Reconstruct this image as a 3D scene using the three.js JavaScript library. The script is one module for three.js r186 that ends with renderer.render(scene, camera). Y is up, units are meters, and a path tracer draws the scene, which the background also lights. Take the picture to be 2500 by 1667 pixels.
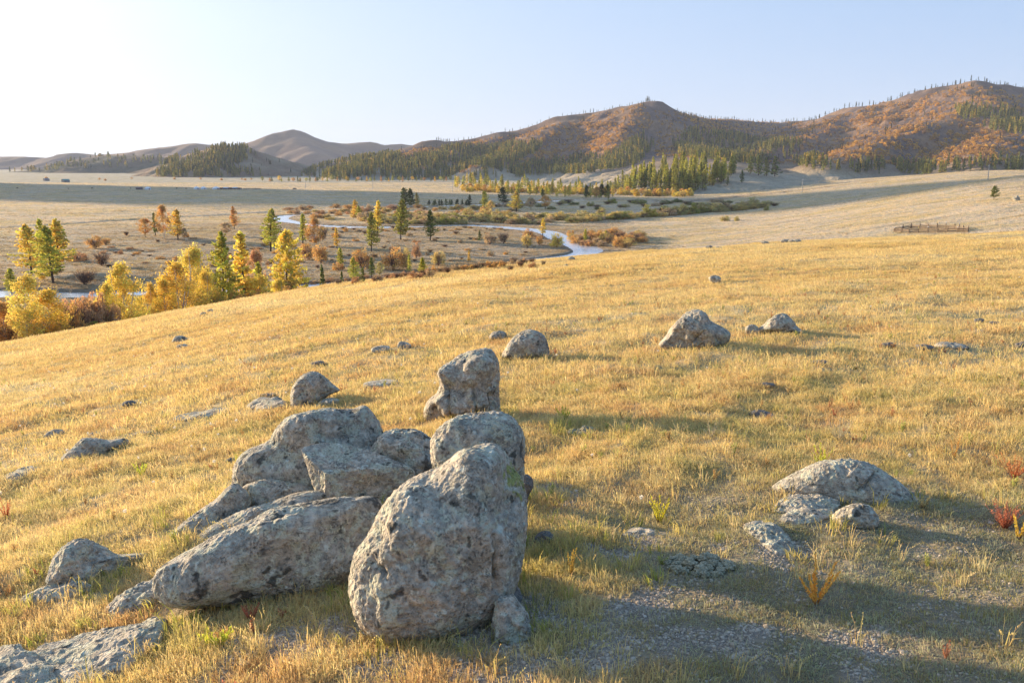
import * as THREE from 'three';
import { mergeGeometries, mergeVertices } from 'three/addons/utils/BufferGeometryUtils.js';
import { MarchingCubes } from 'three/addons/objects/MarchingCubes.js';
import { createNoise2D, createNoise3D } from 'simplex-noise';

// ---------- camera, sky, sun, exposure ----------
const scene = new THREE.Scene();
const EYE = 1.7, FOCAL = 2165, CX = 1250, CY = 833.5, PITCH = THREE.MathUtils.degToRad(11.3);
const camera = new THREE.PerspectiveCamera(2 * Math.atan(CY / FOCAL) * 180 / Math.PI, 1024 / 682, 0.1, 20000);
camera.position.set(0, EYE, 0);
camera.rotation.set(-PITCH, 0, 0);

const SUN_AZ = THREE.MathUtils.degToRad(58), SUN_EL = THREE.MathUtils.degToRad(8.5);
const sunDir = new THREE.Vector3(-Math.sin(SUN_AZ) * Math.cos(SUN_EL), Math.sin(SUN_EL), -Math.cos(SUN_AZ) * Math.cos(SUN_EL));
const sun = new THREE.DirectionalLight(new THREE.Color().setRGB(1.0, 0.79, 0.515), 5.0);
sun.name = 'sun';
sun.position.copy(sunDir).multiplyScalar(3000);
sun.target.position.set(0, 0, 0);
sun.castShadow = true;
sun.shadow.radius = 2.5;
sun.shadow.mapSize.set(4096, 4096);
Object.assign(sun.shadow.camera, { left: -1500, right: 1500, top: 1500, bottom: -1500, near: 10, far: 9000 });
scene.add(sun, sun.target);

{ // clear evening air: pale and warm towards the sun, blue away from it
  const W = 1024, H = 512, data = new Float32Array(W * H * 4);
  for (let r = 0; r < H; r++) {
    const up = ((r + 0.5) / H - 0.5) * Math.PI, el = Math.max(0, up);
    const k = 1 - Math.exp(-el * 4.2), k2 = 1 - Math.exp(-el * 1.2);
    for (let c = 0; c < W; c++) {
      const a = ((c + 0.5) / W - 0.5) * 2 * Math.PI;
      const x = Math.cos(a) * Math.cos(up), z = Math.sin(a) * Math.cos(up), y = Math.sin(up);
      const g = Math.acos(Math.min(1, Math.max(-1, x * sunDir.x + y * sunDir.y + z * sunDir.z)));
      const wide = Math.exp(-g / 0.62), near = Math.exp(-g / 0.20), low = Math.exp(-el * 5);
      const o = (r * W + c) * 4;
      data[o] = 0.56 * (0.345 * (1 - k) + 0.085 * k + wide * 0.88 + near * 1.6 + low * wide * 0.40);
      data[o + 1] = 0.56 * (0.455 * (1 - k) + 0.27 * k - 0.03 * k2 + wide * 0.81 + near * 1.35 + low * wide * 0.34);
      data[o + 2] = 0.56 * (0.62 * (1 - k) + 0.60 * k - 0.10 * k2 + wide * 0.63 + near * 1.0 + low * wide * 0.25);
      data[o + 3] = 1;
    }
  }
  const sky = new THREE.DataTexture(data, W, H, THREE.RGBAFormat, THREE.FloatType);
  sky.mapping = THREE.EquirectangularReflectionMapping;
  sky.magFilter = THREE.LinearFilter;
  sky.needsUpdate = true;
  scene.background = sky;
  scene.environment = sky;
}
scene.fog = new THREE.FogExp2(new THREE.Color().setRGB(0.82, 0.86, 1.0), 0.00006);
const renderer = new THREE.WebGLRenderer({ antialias: true });
renderer.toneMapping = THREE.LinearToneMapping;
renderer.toneMappingExposure = 2.5;
renderer.shadowMap.enabled = true;

// ---------- helpers ----------
function rng(seed) { let s = seed | 0; return () => { s = (s + 0x6d2b79f5) | 0; let t = Math.imul(s ^ (s >>> 15), 1 | s); t = (t + Math.imul(t ^ (t >>> 7), 61 | t)) ^ t; return ((t ^ (t >>> 14)) >>> 0) / 4294967296; }; }
const N2 = createNoise2D(rng(11)), N2b = createNoise2D(rng(12)), N2c = createNoise2D(rng(13)), N3 = createNoise3D(rng(14)), N3b = createNoise3D(rng(15));
const lerp = (a, b, t) => a + (b - a) * t, clamp = (x, a = 0, b = 1) => Math.min(b, Math.max(a, x));
const sstep = (a, b, x) => { const t = clamp((x - a) / (b - a)); return t * t * (3 - 2 * t); };
const smax = (a, b, k) => { const h = clamp(0.5 + 0.5 * (a - b) / k); return lerp(b, a, h) + k * h * (1 - h); };
const fbm = (x, y, o = 4) => { let s = 0, a = 0.5; for (let i = 0; i < o; i++, a *= 0.5, x *= 2.03, y *= 2.03) s += a * N2(x + i * 17.3, y - i * 9.1); return s; };
const fbm3 = (x, y, z, o = 3) => { let s = 0, a = 0.5; for (let i = 0; i < o; i++, a *= 0.5, x *= 2.07, y *= 2.07, z *= 2.07) s += a * N3(x + i * 7.3, y - i * 9.1, z + i * 3.7); return s; };
const taken = new Map();
function numbered(name) { const n = taken.get(name) ?? 0; taken.set(name, n + 1); return n ? name + '_' + String(n).padStart(3, '0') : name; }
function tag(o, label, category, group, kind) { o.userData.label = label; if (category) o.userData.category = category; if (group) o.userData.group = group; if (kind) o.userData.kind = kind; return o; }
function mesh(name, geo, mat, parent) {
  const m = new THREE.Mesh(geo, mat);
  m.name = parent ? name : numbered(name);
  m.castShadow = m.receiveShadow = true;
  (parent ?? scene).add(m);
  return m;
}
const rgb = (r, g, b) => new THREE.Color().setRGB(r, g, b);
const std = (c, o = {}) => new THREE.MeshStandardMaterial({ color: c, roughness: 0.95, ...o });
const leafMat = (o = {}) => new THREE.MeshPhysicalMaterial({ color: rgb(1, 1, 1), vertexColors: true, roughness: 1, transmission: 0.42, thickness: 0, specularIntensity: 0.25, side: THREE.DoubleSide, ...o });

// a point of the photograph as a direction: u to the right and v up, per metre of depth
const CP = Math.cos(PITCH), SP = Math.sin(PITCH);
function look(px, py) { const xc = (px - CX) / FOCAL, yc = -(py - CY) / FOCAL, f = CP + yc * SP; return { u: xc / f, v: (yc * CP - SP) / f }; }
function seenAt(x, y, d) { const f = d * CP - (y - EYE) * SP; return [CX + FOCAL * x / f, CY - FOCAL * ((y - EYE) * CP + d * SP) / f]; }
const pixelSize = (y, d) => (d * CP - (y - EYE) * SP) / FOCAL;

// ---------- the lie of the land (x right, d = depth away, heights in metres) ----------
const FLOOR = -28.3;
const SIDE = [[-180, -0.07, 150], [-135, 0.03, 110], [-90, 0.115, 90], [-60, 0.14, 72], [-45, 0.136, 68], [-30.5, 0.1244, 67], [-11.8, 0.0834, 67.4], [0, 0.0638, 72], [12.95, 0.0496, 84], [29.9, 0.0343, 110], [45, 0.008, 140], [60, -0.03, 170], [90, -0.09, 200], [135, -0.12, 200], [180, -0.07, 150]];
function sideAt(deg, k) {
  let i = 0;
  while (i < SIDE.length - 2 && deg > SIDE[i + 1][0]) i++;
  const p = (j) => SIDE[clamp(j, 0, SIDE.length - 1)], [x0, x1, x2, x3] = [p(i - 1), p(i), p(i + 1), p(i + 2)], t = (deg - x1[0]) / (x2[0] - x1[0]);
  const w = x2[0] - x1[0], m1 = x2[0] === x0[0] ? 0 : (x2[k] - x0[k]) / (x2[0] - x0[0]) * w, m2 = x3[0] === x1[0] ? 0 : (x3[k] - x1[k]) / (x3[0] - x1[0]) * w, t2 = t * t, t3 = t2 * t;
  return (2 * t3 - 3 * t2 + 1) * x1[k] + (t3 - 2 * t2 + t) * m1 + (-2 * t3 + 3 * t2) * x2[k] + (t3 - t2) * m2;
}
function hillside(x, d) {
  const r = Math.hypot(x, d), deg = Math.atan2(x, d) * 180 / Math.PI, b = sideAt(deg, 1), R = sideAt(deg, 2);
  let h = -b * r - EYE * (r / R) * (r / R);
  const near = sstep(1.0, 6, r);
  h += near * (0.05 * N2(x * 0.45, d * 0.45) + 0.022 * N2b(x * 1.7, d * 1.7)) + sstep(6, 30, r) * 0.20 * N2c(x * 0.07, d * 0.07);
  return h;
}
function alongLine(pts, x, d) { // distance to a line of points, and the share of the way along it
  let best = 1e9, at = 0;
  for (let i = 0; i < pts.length - 1; i++) {
    const [ax, ad] = pts[i], [bx, bd] = pts[i + 1], ex = bx - ax, ed = bd - ad, t = clamp(((x - ax) * ex + (d - ad) * ed) / (ex * ex + ed * ed)), q = Math.hypot(x - ax - ex * t, d - ad - ed * t);
    if (q < best) { best = q; at = i + t; }
  }
  return [best, at];
}
const WATER = FLOOR - 0.3;
const onWater = ([px, py]) => { const { u, v } = look(px, py), d = (WATER - EYE) / v; return [u * d, d]; };
const riverMarks = [[2100, 484], [1850, 486], [1640, 494], [1560, 490], [1440, 488], [1330, 492], [1180, 500], [1060, 504], [955, 510], [900, 516], [800, 522], [715, 526], [683, 532], [700, 540], [760, 549], [846, 554], [947, 555], [1016, 554], [1142, 551], [1250, 557], [1325, 565], [1372, 584], [1412, 600], [1436, 613], [1415, 622], [1370, 630], [1305, 638], [1200, 652], [1080, 667], [950, 682], [850, 692], [740, 700], [600, 708], [480, 714], [370, 717], [270, 719], [180, 722], [80, 720], [-60, 716], [-300, 712]];
const riverWide = riverMarks.map(([px]) => 4.4 + 1.2 * Math.sin(px * 0.011));
riverMarks.forEach(([px, py], i) => { if (py > 575 && py < 616 && px > 1340) riverWide[i] = 6.4; if (i < 11) riverWide[i] = 4; if (i >= 26) riverWide[i] = 6.5; if (i > 13 && px > 740 && px < 1260 && py < 560) riverWide[i] = 3.0; });
const riverCurve = new THREE.CatmullRomCurve3(riverMarks.map((p) => { const [x, d] = onWater(p); return new THREE.Vector3(x, 0, d); }), false, 'centripetal');
const river = riverCurve.getPoints(240).map((p) => [p.x, p.z]);
const riverWidth = (at) => { const q = at / 240 * (riverWide.length - 1), i = Math.min(riverWide.length - 2, Math.floor(q)); return lerp(riverWide[i], riverWide[i + 1], q - i); };
const oldBank = [[-40, 556], [150, 546], [340, 533], [450, 528], [560, 522], [670, 516]].map(([a, b]) => { const { u, v } = look(a, b), d = (FLOOR - EYE) / v; return [u * d, d]; });
const farBank = [[500, 486], [640, 484], [760, 488], [860, 494]].map(([a, b]) => { const { u, v } = look(a, b), d = (FLOOR - EYE) / v; return [u * d, d]; });
function valley(x, d) {
  const x0 = 30 + Math.max(0, d - 300) * 0.25, wide = 190 + Math.max(0, d - 300) * 0.25;
  let h = FLOOR + 20 * sstep(x0, x0 + wide, x) * sstep(40, 200, d);
  h += 7.0 * Math.exp(-((x - 330) ** 2) / 16000 - ((d - 450) ** 2) / 9000);
  h += 5 * Math.exp(-((x - 430) ** 2) / 40000 - ((d - 820) ** 2) / 16000);
  h += 0.5 * N2(x * 0.006, d * 0.006) + 0.22 * N2b(x * 0.03, d * 0.022) * sstep(1400, 300, d);
  if (x < 900 && d < 1800) {
    const [q, at] = alongLine(river, x, d), w = riverWidth(at);
    h -= 1.2 * (1 - sstep(w * 0.6, w * 0.6 + 2.2, q));
    
    const ob = alongLine(oldBank, x, d)[0];
    h -= 1.2 * Math.exp(-((ob / 4.5) ** 2));
    h -= 0.6 * Math.exp(-((alongLine(farBank, x, d)[0] / 6) ** 2));
  }
  return h;
}
function land(x, d) {
  const r = Math.hypot(x, d);
  if (r < 60 || d < 30) return hillside(x, d);
  if (r > 420 && x < 250) return valley(x, d);
  return smax(hillside(x, d), valley(x, d), 3.5);
}
// hills: crests and spurs given as lines of points, each side falling away at its own slope
function Ridge(marks, slope, round) { return { pts: marks.map(([px, py, d]) => { const { u, v } = look(px, py); return [u * d, d, v * d + EYE]; }), slope, round }; }
function ridgeHeight(ridges, x, d, gully) {
  const wx = x + gully * 26 * N2(x * 0.006 + 3, d * 0.006) + gully * 9 * N2b(x * 0.02, d * 0.02), wd = d + gully * 26 * N2c(x * 0.006, d * 0.006 + 5) + gully * 9 * N2(x * 0.02 + 40, d * 0.02);
  let h = -1e3;
  for (const r of ridges) {
    const [q, at] = alongLine(r.pts, wx, wd), i = Math.min(r.pts.length - 2, Math.floor(at)), top = lerp(r.pts[i][2], r.pts[i + 1][2], at - i);
    const exact = Math.exp(-((q / 60) ** 2)), own = alongLine(r.pts, x, d)[0];
    const qq = lerp(q, Math.min(q, own), exact);
    h = smax(h, top - r.slope * (Math.sqrt(qq * qq + r.round * r.round) - r.round), 14 * gully);
  }
  const off = sstep(20, 160, Math.min(...ridges.map((r) => alongLine(r.pts, x, d)[0])));
  return h - off * gully * 9 * (1 - Math.abs(N2(x * 0.0085 + 50, d * 0.0085))) ** 3 + off * gully * 2.2 * N2b(x * 0.03, d * 0.03);
}
const HILLS = {
  middle: { box: [-1100, 1500, 640, 3500], cell: 11, gully: 1, ridges: [
    Ridge([[700, 432, 2500], [760, 412, 2400], [830, 398, 2300], [900, 385, 2250], [960, 372, 2250], [1050, 356, 2300], [1063, 345, 2350], [1100, 347, 2400], [1250, 323, 2450], [1400, 282, 2450], [1500, 263, 2420], [1575, 249, 2380], [1610, 262, 2450], [1640, 272, 2550], [1700, 291, 2750], [1800, 294, 3000], [1900, 301, 3100], [2000, 289, 3100]], 0.40, 18),
    Ridge([[1575, 249, 2380], [1545, 285, 2250], [1515, 322, 2100], [1530, 360, 1930], [1555, 402, 1700]], 0.40, 12),
    Ridge([[1400, 282, 2450], [1330, 320, 2280], [1270, 362, 2080], [1200, 405, 1800]], 0.36, 16),
    Ridge([[1250, 323, 2450], [1150, 352, 2280], [1080, 380, 2100], [1010, 412, 1850]], 0.34, 16),
    Ridge([[1063, 345, 2350], [1010, 375, 2150], [930, 402, 1950], [850, 424, 1800]], 0.28, 25),
    Ridge([[1700, 291, 2750], [1690, 330, 2350], [1670, 372, 1950]], 0.30, 30),
    Ridge([[1670, 372, 1950], [1740, 400, 1400], [1725, 426, 1050]], 0.17, 60),
  ] },
  right: { box: [250, 2300, 1000, 3300], cell: 11, gully: 1, ridges: [
    Ridge([[1760, 352, 2500], [1850, 330, 2500], [1940, 308, 2450], [2000, 290, 2400], [2100, 263, 2300], [2200, 237, 2200], [2300, 216, 2120], [2385, 199, 2050], [2440, 208, 2080], [2500, 226, 2150], [2650, 262, 2250], [2900, 330, 2300]], 0.42, 20),
    Ridge([[2385, 199, 2050], [2400, 235, 1900], [2410, 254, 1800], [2330, 280, 1720], [2230, 308, 1640], [2120, 350, 1520], [2030, 384, 1380]], 0.40, 22),
    Ridge([[2410, 254, 1800], [2440, 300, 1620], [2430, 345, 1450], [2400, 385, 1250]], 0.36, 25),
    Ridge([[2600, 250, 2200], [2620, 300, 1800], [2600, 360, 1400]], 0.36, 30),
    Ridge([[2100, 263, 2300], [2010, 310, 2100], [1930, 350, 1900]], 0.36, 28),
  ] },
  wooded: { box: [-1500, -300, 1900, 2900], cell: 10, gully: 0.7, ridges: [
    Ridge([[345, 436, 2450], [400, 402, 2450], [480, 374, 2420], [540, 362, 2400], [590, 360, 2400], [640, 377, 2420], [700, 397, 2450], [760, 412, 2500], [800, 430, 2550]], 0.34, 30),
    Ridge([[560, 361, 2400], [530, 385, 2280], [500, 410, 2180]], 0.30, 30),
  ] },
  low: { box: [-3000, -500, 2700, 4600], cell: 22, gully: 1, ridges: [
    Ridge([[-250, 400, 3600], [-100, 415, 3500], [0, 424, 3400], [110, 412, 3400], [200, 388, 3400], [280, 379, 3400], [380, 381, 3400], [460, 393, 3400], [560, 402, 3500], [650, 420, 3600]], 0.26, 60),
    Ridge([[380, 408, 3000], [440, 398, 3000], [500, 404, 3000]], 0.25, 30),
  ] },
  far: { box: [-4600, 400, 4100, 7200], cell: 34, gully: 1, ridges: [
    Ridge([[-400, 396, 5600], [-150, 388, 5600], [0, 382, 5600], [60, 382, 5500], [120, 386, 5500], [180, 373, 5400], [240, 379, 5400], [330, 371, 5200], [400, 359, 5000], [480, 349, 5000], [510, 353, 5000], [560, 360, 5100], [640, 368, 5200]], 0.30, 70),
    Ridge([[560, 366, 5400], [590, 358, 5300], [640, 341, 5200], [690, 323, 5150], [713, 317, 5120], [735, 326, 5150], [770, 346, 5200], [830, 351, 5300], [900, 346, 5300], [935, 354, 5400], [985, 351, 5400], [1020, 357, 5450], [1150, 372, 5600]], 0.50, 10),
    Ridge([[713, 317, 5120], [745, 350, 4900], [770, 375, 4650]], 0.36, 40),
    Ridge([[830, 351, 5300], [810, 380, 4900]], 0.34, 40),
  ] },
};
function hillHeight(name, x, d) { const h = HILLS[name], [x0, x1, d0, d1] = h.box; return x < x0 || x > x1 || d < d0 || d > d1 ? -1e3 : ridgeHeight(h.ridges, x, d, h.gully); }
function anyLand(x, d) { let h = land(x, d); if (d > 600) for (const k in HILLS) h = Math.max(h, hillHeight(k, x, d)); return h; }
function groundAt(px, py) { // the place on the land that shows there
  const { u, v } = look(px, py);
  let d = 1.5, last = d;
  while (d < 6500) {
    if (EYE + v * d < anyLand(u * d, d)) { let a = last, b = d; for (let i = 0; i < 18; i++) { const m = (a + b) / 2; if (EYE + v * m < anyLand(u * m, m)) b = m; else a = m; } d = b; break; }
    last = d; d *= d < 100 ? 1.004 : 1.0025;
  }
  return new THREE.Vector3(u * d, anyLand(u * d, d), -d);
}

// ---------- ground and hills ----------
function tileNoise(size, cells, seed, octaves = 4) { // a tile of noise that repeats without a seam, 0..1
  const R = rng(seed), out = new Float32Array(size * size);
  let amp = 1, total = 0;
  for (let o = 0; o < octaves; o++, amp *= 0.62) {
    const n = cells << o, g = new Float32Array(n * n).map(() => R());
    total += amp;
    for (let y = 0; y < size; y++) for (let x = 0; x < size; x++) {
      const fx = x / size * n, fy = y / size * n, ix = Math.floor(fx), iy = Math.floor(fy), tx = fx - ix, ty = fy - iy, sx = tx * tx * (3 - 2 * tx), sy = ty * ty * (3 - 2 * ty);
      const a = g[(iy % n) * n + ix % n], b = g[(iy % n) * n + (ix + 1) % n], c = g[((iy + 1) % n) * n + ix % n], e = g[((iy + 1) % n) * n + (ix + 1) % n];
      out[y * size + x] += amp * lerp(lerp(a, b, sx), lerp(c, e, sx), sy);
    }
  }
  return out.map((v) => v / total);
}
function dataTex(size, f, srgb = false) {
  const data = new Uint8Array(size * size * 4);
  for (let i = 0; i < size * size; i++) { const c = f(i); for (let k = 0; k < 3; k++) data[i * 4 + k] = clamp(c[k]) * 255; data[i * 4 + 3] = 255; }
  const t = new THREE.DataTexture(data, size, size, THREE.RGBAFormat);
  t.wrapS = t.wrapT = THREE.RepeatWrapping; t.magFilter = THREE.LinearFilter; t.minFilter = THREE.LinearMipmapLinearFilter; t.generateMipmaps = true;
  if (srgb) t.colorSpace = THREE.SRGBColorSpace;
  t.needsUpdate = true;
  return t;
}
const turfA = tileNoise(1024, 24, 5, 6), turfB = tileNoise(1024, 5, 6, 7);
const turfColor = dataTex(1024, (i) => { const n = clamp(0.5 + (turfA[i] - 0.5) * 1.9), m = clamp(0.5 + (turfB[i] - 0.5) * 1.5), v = 0.60 + 0.28 * n + 0.2 * m; return [v, v * (0.985 + 0.03 * m), v * (0.94 + 0.08 * n)]; });
const turfBump = dataTex(1024, (i) => { const v = clamp(0.5 + (turfA[i] * 0.6 + turfB[i] * 0.4 - 0.5) * 2.2); return [v, v, v]; });
const withRepeat = (t, n) => { const c = t.clone(); c.repeat.set(n, n); c.needsUpdate = true; return c; };

const GOLD = [0.47, 0.325, 0.125], STRAW = [0.52, 0.40, 0.21], RUST = [0.36, 0.185, 0.075], GREENISH = [0.26, 0.235, 0.09], SOIL = [0.20, 0.145, 0.10], GRAVEL = [0.29, 0.23, 0.185], PALE = [0.525, 0.425, 0.295], MEADOW = [0.235, 0.165, 0.095];
const mix3 = (a, b, t) => [lerp(a[0], b[0], t), lerp(a[1], b[1], t), lerp(a[2], b[2], t)];
const gravelSpots = [[1480, 1560, 0.50], [1560, 1480, 0.30], [1350, 1500, 0.32], [1520, 1345, 0.22], [700, 1580, 0.35], [960, 1600, 0.30], [1800, 1560, 0.30], [1230, 1620, 0.35], [1880, 1350, 0.22], [2120, 1600, 0.25], [1330, 1210, 0.25], [1150, 1560, 0.22], [820, 1545, 0.25]].map(([a, b, r]) => { const p = groundAt(a, b); return [p.x, -p.z, r]; });
function gravelShare(x, d) { // bare, stony ground
  let g = 0;
  for (const [gx, gd, r] of gravelSpots) g = Math.max(g, 1 - sstep(r * 0.1, r * 0.78, Math.hypot(x - gx, d - gd) + 0.22 * N2(x * 3.1, d * 3.1) + 0.1 * N2b(x * 9, d * 9)));
  return g;
}
// how short, grey and thin the turf grows: grazed ground on the near right
const grazed = (x, d) => sstep(0.15, 0.9, x + 0.25 * N2(x * 0.8, d * 0.8)) * sstep(6.0, 4.2, d + 0.4 * N2b(x * 0.6, d * 0.6)) ;
function groundColor(x, d) {
  const r = Math.hypot(x, d), n1 = fbm(x * 0.05, d * 0.09, 4), n2 = fbm(x * 0.9 + 30, d * 0.9, 4), n3 = fbm(x * 0.012 - 9, d * 0.02, 3);
  let c = mix3(GOLD, STRAW, sstep(-0.25, 0.35, n1 + 0.4 * n2));
  c = mix3(c, RUST, 0.55 * sstep(0.1, 0.55, n2 - 0.3 * n1));
  c = mix3(c, GREENISH, 0.5 * sstep(0.12, 0.5, -n2 + 0.2 * n1) * sstep(40, 8, r));
  if (r < 14) {
    c = mix3(c, SOIL, 0.45 * sstep(14, 4, r));
    c = mix3(c, mix3(SOIL, [0.23, 0.20, 0.14], 0.6), 0.8 * grazed(x, d));
    c = mix3(c, GRAVEL, 0.9 * gravelShare(x, d));
  }
  const low = sstep(120, 210, r) * (x < 30 ? 1 : sstep(330, 180, x * 0.9 + (600 - Math.min(600, d)) * 0.2));
  if (r > 90) {
    const streak = N2(x * 0.012 + 7, d * 0.06) * 0.5 + N2b(x * 0.05, d * 0.2) * 0.5;
    let p = mix3(PALE, STRAW, sstep(-0.4, 0.6, n3 + 0.5 * streak));
    p = mix3(p, GREENISH, 0.30 * sstep(0.05, 0.7, streak));
    p = mix3(p, SOIL, 0.35 * sstep(0.35, 0.8, N2c(x * 0.02, d * 0.11) + 0.3 * streak));
    const [q, at] = alongLine(river, x, d), w = riverWidth(at);
    const inLoop = sstep(30, 5, Math.abs(d - 330) - 120 + 25 * N2(x * 0.02, d * 0.02)) * sstep(60, 20, x - 0.12 * (d - 300) + 12 * N2b(x * 0.03, d * 0.03)) * sstep(-260, -120, x + 30 * N2(d * 0.02, x * 0.01));
    p = mix3(p, MEADOW, 0.72 * inLoop * (0.65 + 0.5 * N2(x * 0.09, d * 0.22)));
    p = mix3(p, mix3(MEADOW, RUST, 0.35), 0.6 * sstep(26, 6, q) * clamp(0.6 + 0.6 * N2b(x * 0.05, d * 0.1)));
    p = mix3(p, SOIL, 0.85 * (1 - sstep(w * 0.6 + 1.5, w * 0.6 + 5, q)));
    const bar = Math.exp(-(((x - 14) / 16) ** 2) - (((d - 283) / 14) ** 2));
    p = mix3(p, [0.30, 0.245, 0.17], clamp(bar * 1.4));
    c = mix3(c, p, sstep(95, 150, r));
  }
  return c;
}
const angles = [];
for (let a = -180; a < -42; a += 4) angles.push(a);
for (let a = -42; a <= 42; a += 0.14) angles.push(a);
for (let a = 44; a <= 180; a += 4) angles.push(a);
angles[angles.length - 1] = 180;
const radii = [0.02, 0.5];
for (let r = 0.9; r < 9000; r *= r < 16 ? 1.013 : r < 140 ? 1.016 : r < 620 ? 1.0095 : 1.022) radii.push(r);
function sheet(name, from, to, mat, uvScale) {
  const nA = angles.length, rows = radii.slice(from, to + 1), pos = new Float32Array(nA * rows.length * 3), col = new Float32Array(pos.length), uv = new Float32Array(nA * rows.length * 2), idx = [];
  rows.forEach((r, i) => angles.forEach((a, j) => {
    const k = i * nA + j, x = r * Math.sin(a * Math.PI / 180), d = r * Math.cos(a * Math.PI / 180);
    const inView = Math.abs(a) < 44;
    pos[k * 3] = x; pos[k * 3 + 1] = land(x, d); pos[k * 3 + 2] = -d;
    const c = inView || r < 200 ? groundColor(x, d) : PALE;
    col.set(c, k * 3); uv[k * 2] = x * uvScale; uv[k * 2 + 1] = d * uvScale;
    if (i && j) { const p = (i - 1) * nA + j - 1; idx.push(p, p + 1, k, p, k, k - 1); }
  }));
  const g = new THREE.BufferGeometry();
  g.setAttribute('position', new THREE.BufferAttribute(pos, 3)); g.setAttribute('color', new THREE.BufferAttribute(col, 3)); g.setAttribute('uv', new THREE.BufferAttribute(uv, 2));
  g.setIndex(idx); g.computeVertexNormals();
  return mesh(name, g, mat);
}
const split = radii.findIndex((r) => r > 95);
const hillsideMat = std(rgb(1, 1, 1), { vertexColors: true, map: withRepeat(turfColor, 1), bumpMap: withRepeat(turfBump, 1), bumpScale: 0.03, roughness: 1 });
const valleyMat = std(rgb(1, 1, 1), { vertexColors: true, map: withRepeat(turfColor, 1), bumpMap: withRepeat(turfBump, 1), bumpScale: 0.35, roughness: 1 });
tag(sheet('hillside', 0, split, hillsideMat, 1 / 2.2), 'golden grassy hillside sloping down to the left', null, null, 'structure');
tag(sheet('valley_floor', split, radii.length - 1, valleyMat, 1 / 26), 'wide flat pale grass valley floor with a winding river', null, null, 'structure');

const hillMat = std(rgb(1, 1, 1), { vertexColors: true, map: withRepeat(turfColor, 1), bumpMap: withRepeat(turfBump, 1), bumpScale: 1.6, roughness: 1 });
function hillMesh(key, name, label, tint) {
  const h = HILLS[key], [x0, x1, d0, d1] = h.box, nx = Math.round((x1 - x0) / h.cell), nd = Math.round((d1 - d0) / h.cell), P = [], C = [], U = [], I = [], keep = [];
  for (let j = 0; j <= nd; j++) for (let i = 0; i <= nx; i++) {
    const x = lerp(x0, x1, i / nx), d = lerp(d0, d1, j / nd), base = land(x, d), y = ridgeHeight(h.ridges, x, d, h.gully);
    const inside = y > base - 4;
    keep.push(inside);
    P.push(x, inside ? y + 0.5 * fbm(x * 0.05, d * 0.05) : base - 6, -d);
    C.push(...tint(x, d, y)); U.push(x / 60, d / 60);
    if (i && j) { const k = j * (nx + 1) + i, p = k - nx - 2; if (keep[p] || keep[p + 1] || keep[k] || keep[k - 1]) I.push(p, p + 1, k, p, k, k - 1); }
  }
  const g = new THREE.BufferGeometry();
  g.setAttribute('position', new THREE.Float32BufferAttribute(P, 3)); g.setAttribute('color', new THREE.Float32BufferAttribute(C, 3)); g.setAttribute('uv', new THREE.Float32BufferAttribute(U, 2));
  g.setIndex(I); g.computeVertexNormals();
  return tag(mesh(name, g, hillMat), label, null, null, 'structure');
}
const BURNT = [0.145, 0.095, 0.08], HEATH = [0.28, 0.165, 0.095], DRYHILL = [0.38, 0.28, 0.17], WOODGREEN = [0.075, 0.08, 0.04];
const heathTint = (x, d, y) => { const a = fbm(x * 0.006, d * 0.006, 4), b = fbm(x * 0.03, d * 0.03, 3); let c = mix3(BURNT, HEATH, sstep(-0.3, 0.3, a + 0.6 * b)); c = mix3(c, DRYHILL, 0.9 * sstep(44, 12, y - FLOOR - 14 * a)); c = mix3(c, PALE, 0.8 * sstep(26, 6, y - FLOOR - 8 * a)); return c; };
hillMesh('middle', 'hill', 'brown heath covered hill with a rounded peak in the middle distance', heathTint);
hillMesh('right', 'hill', 'tall brown hill dotted with orange shrubs behind the right slope', heathTint);
hillMesh('wooded', 'hill', 'small dark wooded hill standing alone on the far plain', (x, d, y) => mix3(DRYHILL, HEATH, 0.5 + fbm(x * 0.01, d * 0.01)));
hillMesh('low', 'hill', 'low grey green hills at the far left edge of the plain', (x, d, y) => mix3(WOODGREEN, HEATH, clamp(0.35 + 1.2 * fbm(x * 0.004, d * 0.004))));
hillMesh('far', 'hill', 'hazy purple mountain range with a pointed peak on the horizon', (x, d, y) => mix3(BURNT, HEATH, clamp(0.6 + fbm(x * 0.003, d * 0.003))));

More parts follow.
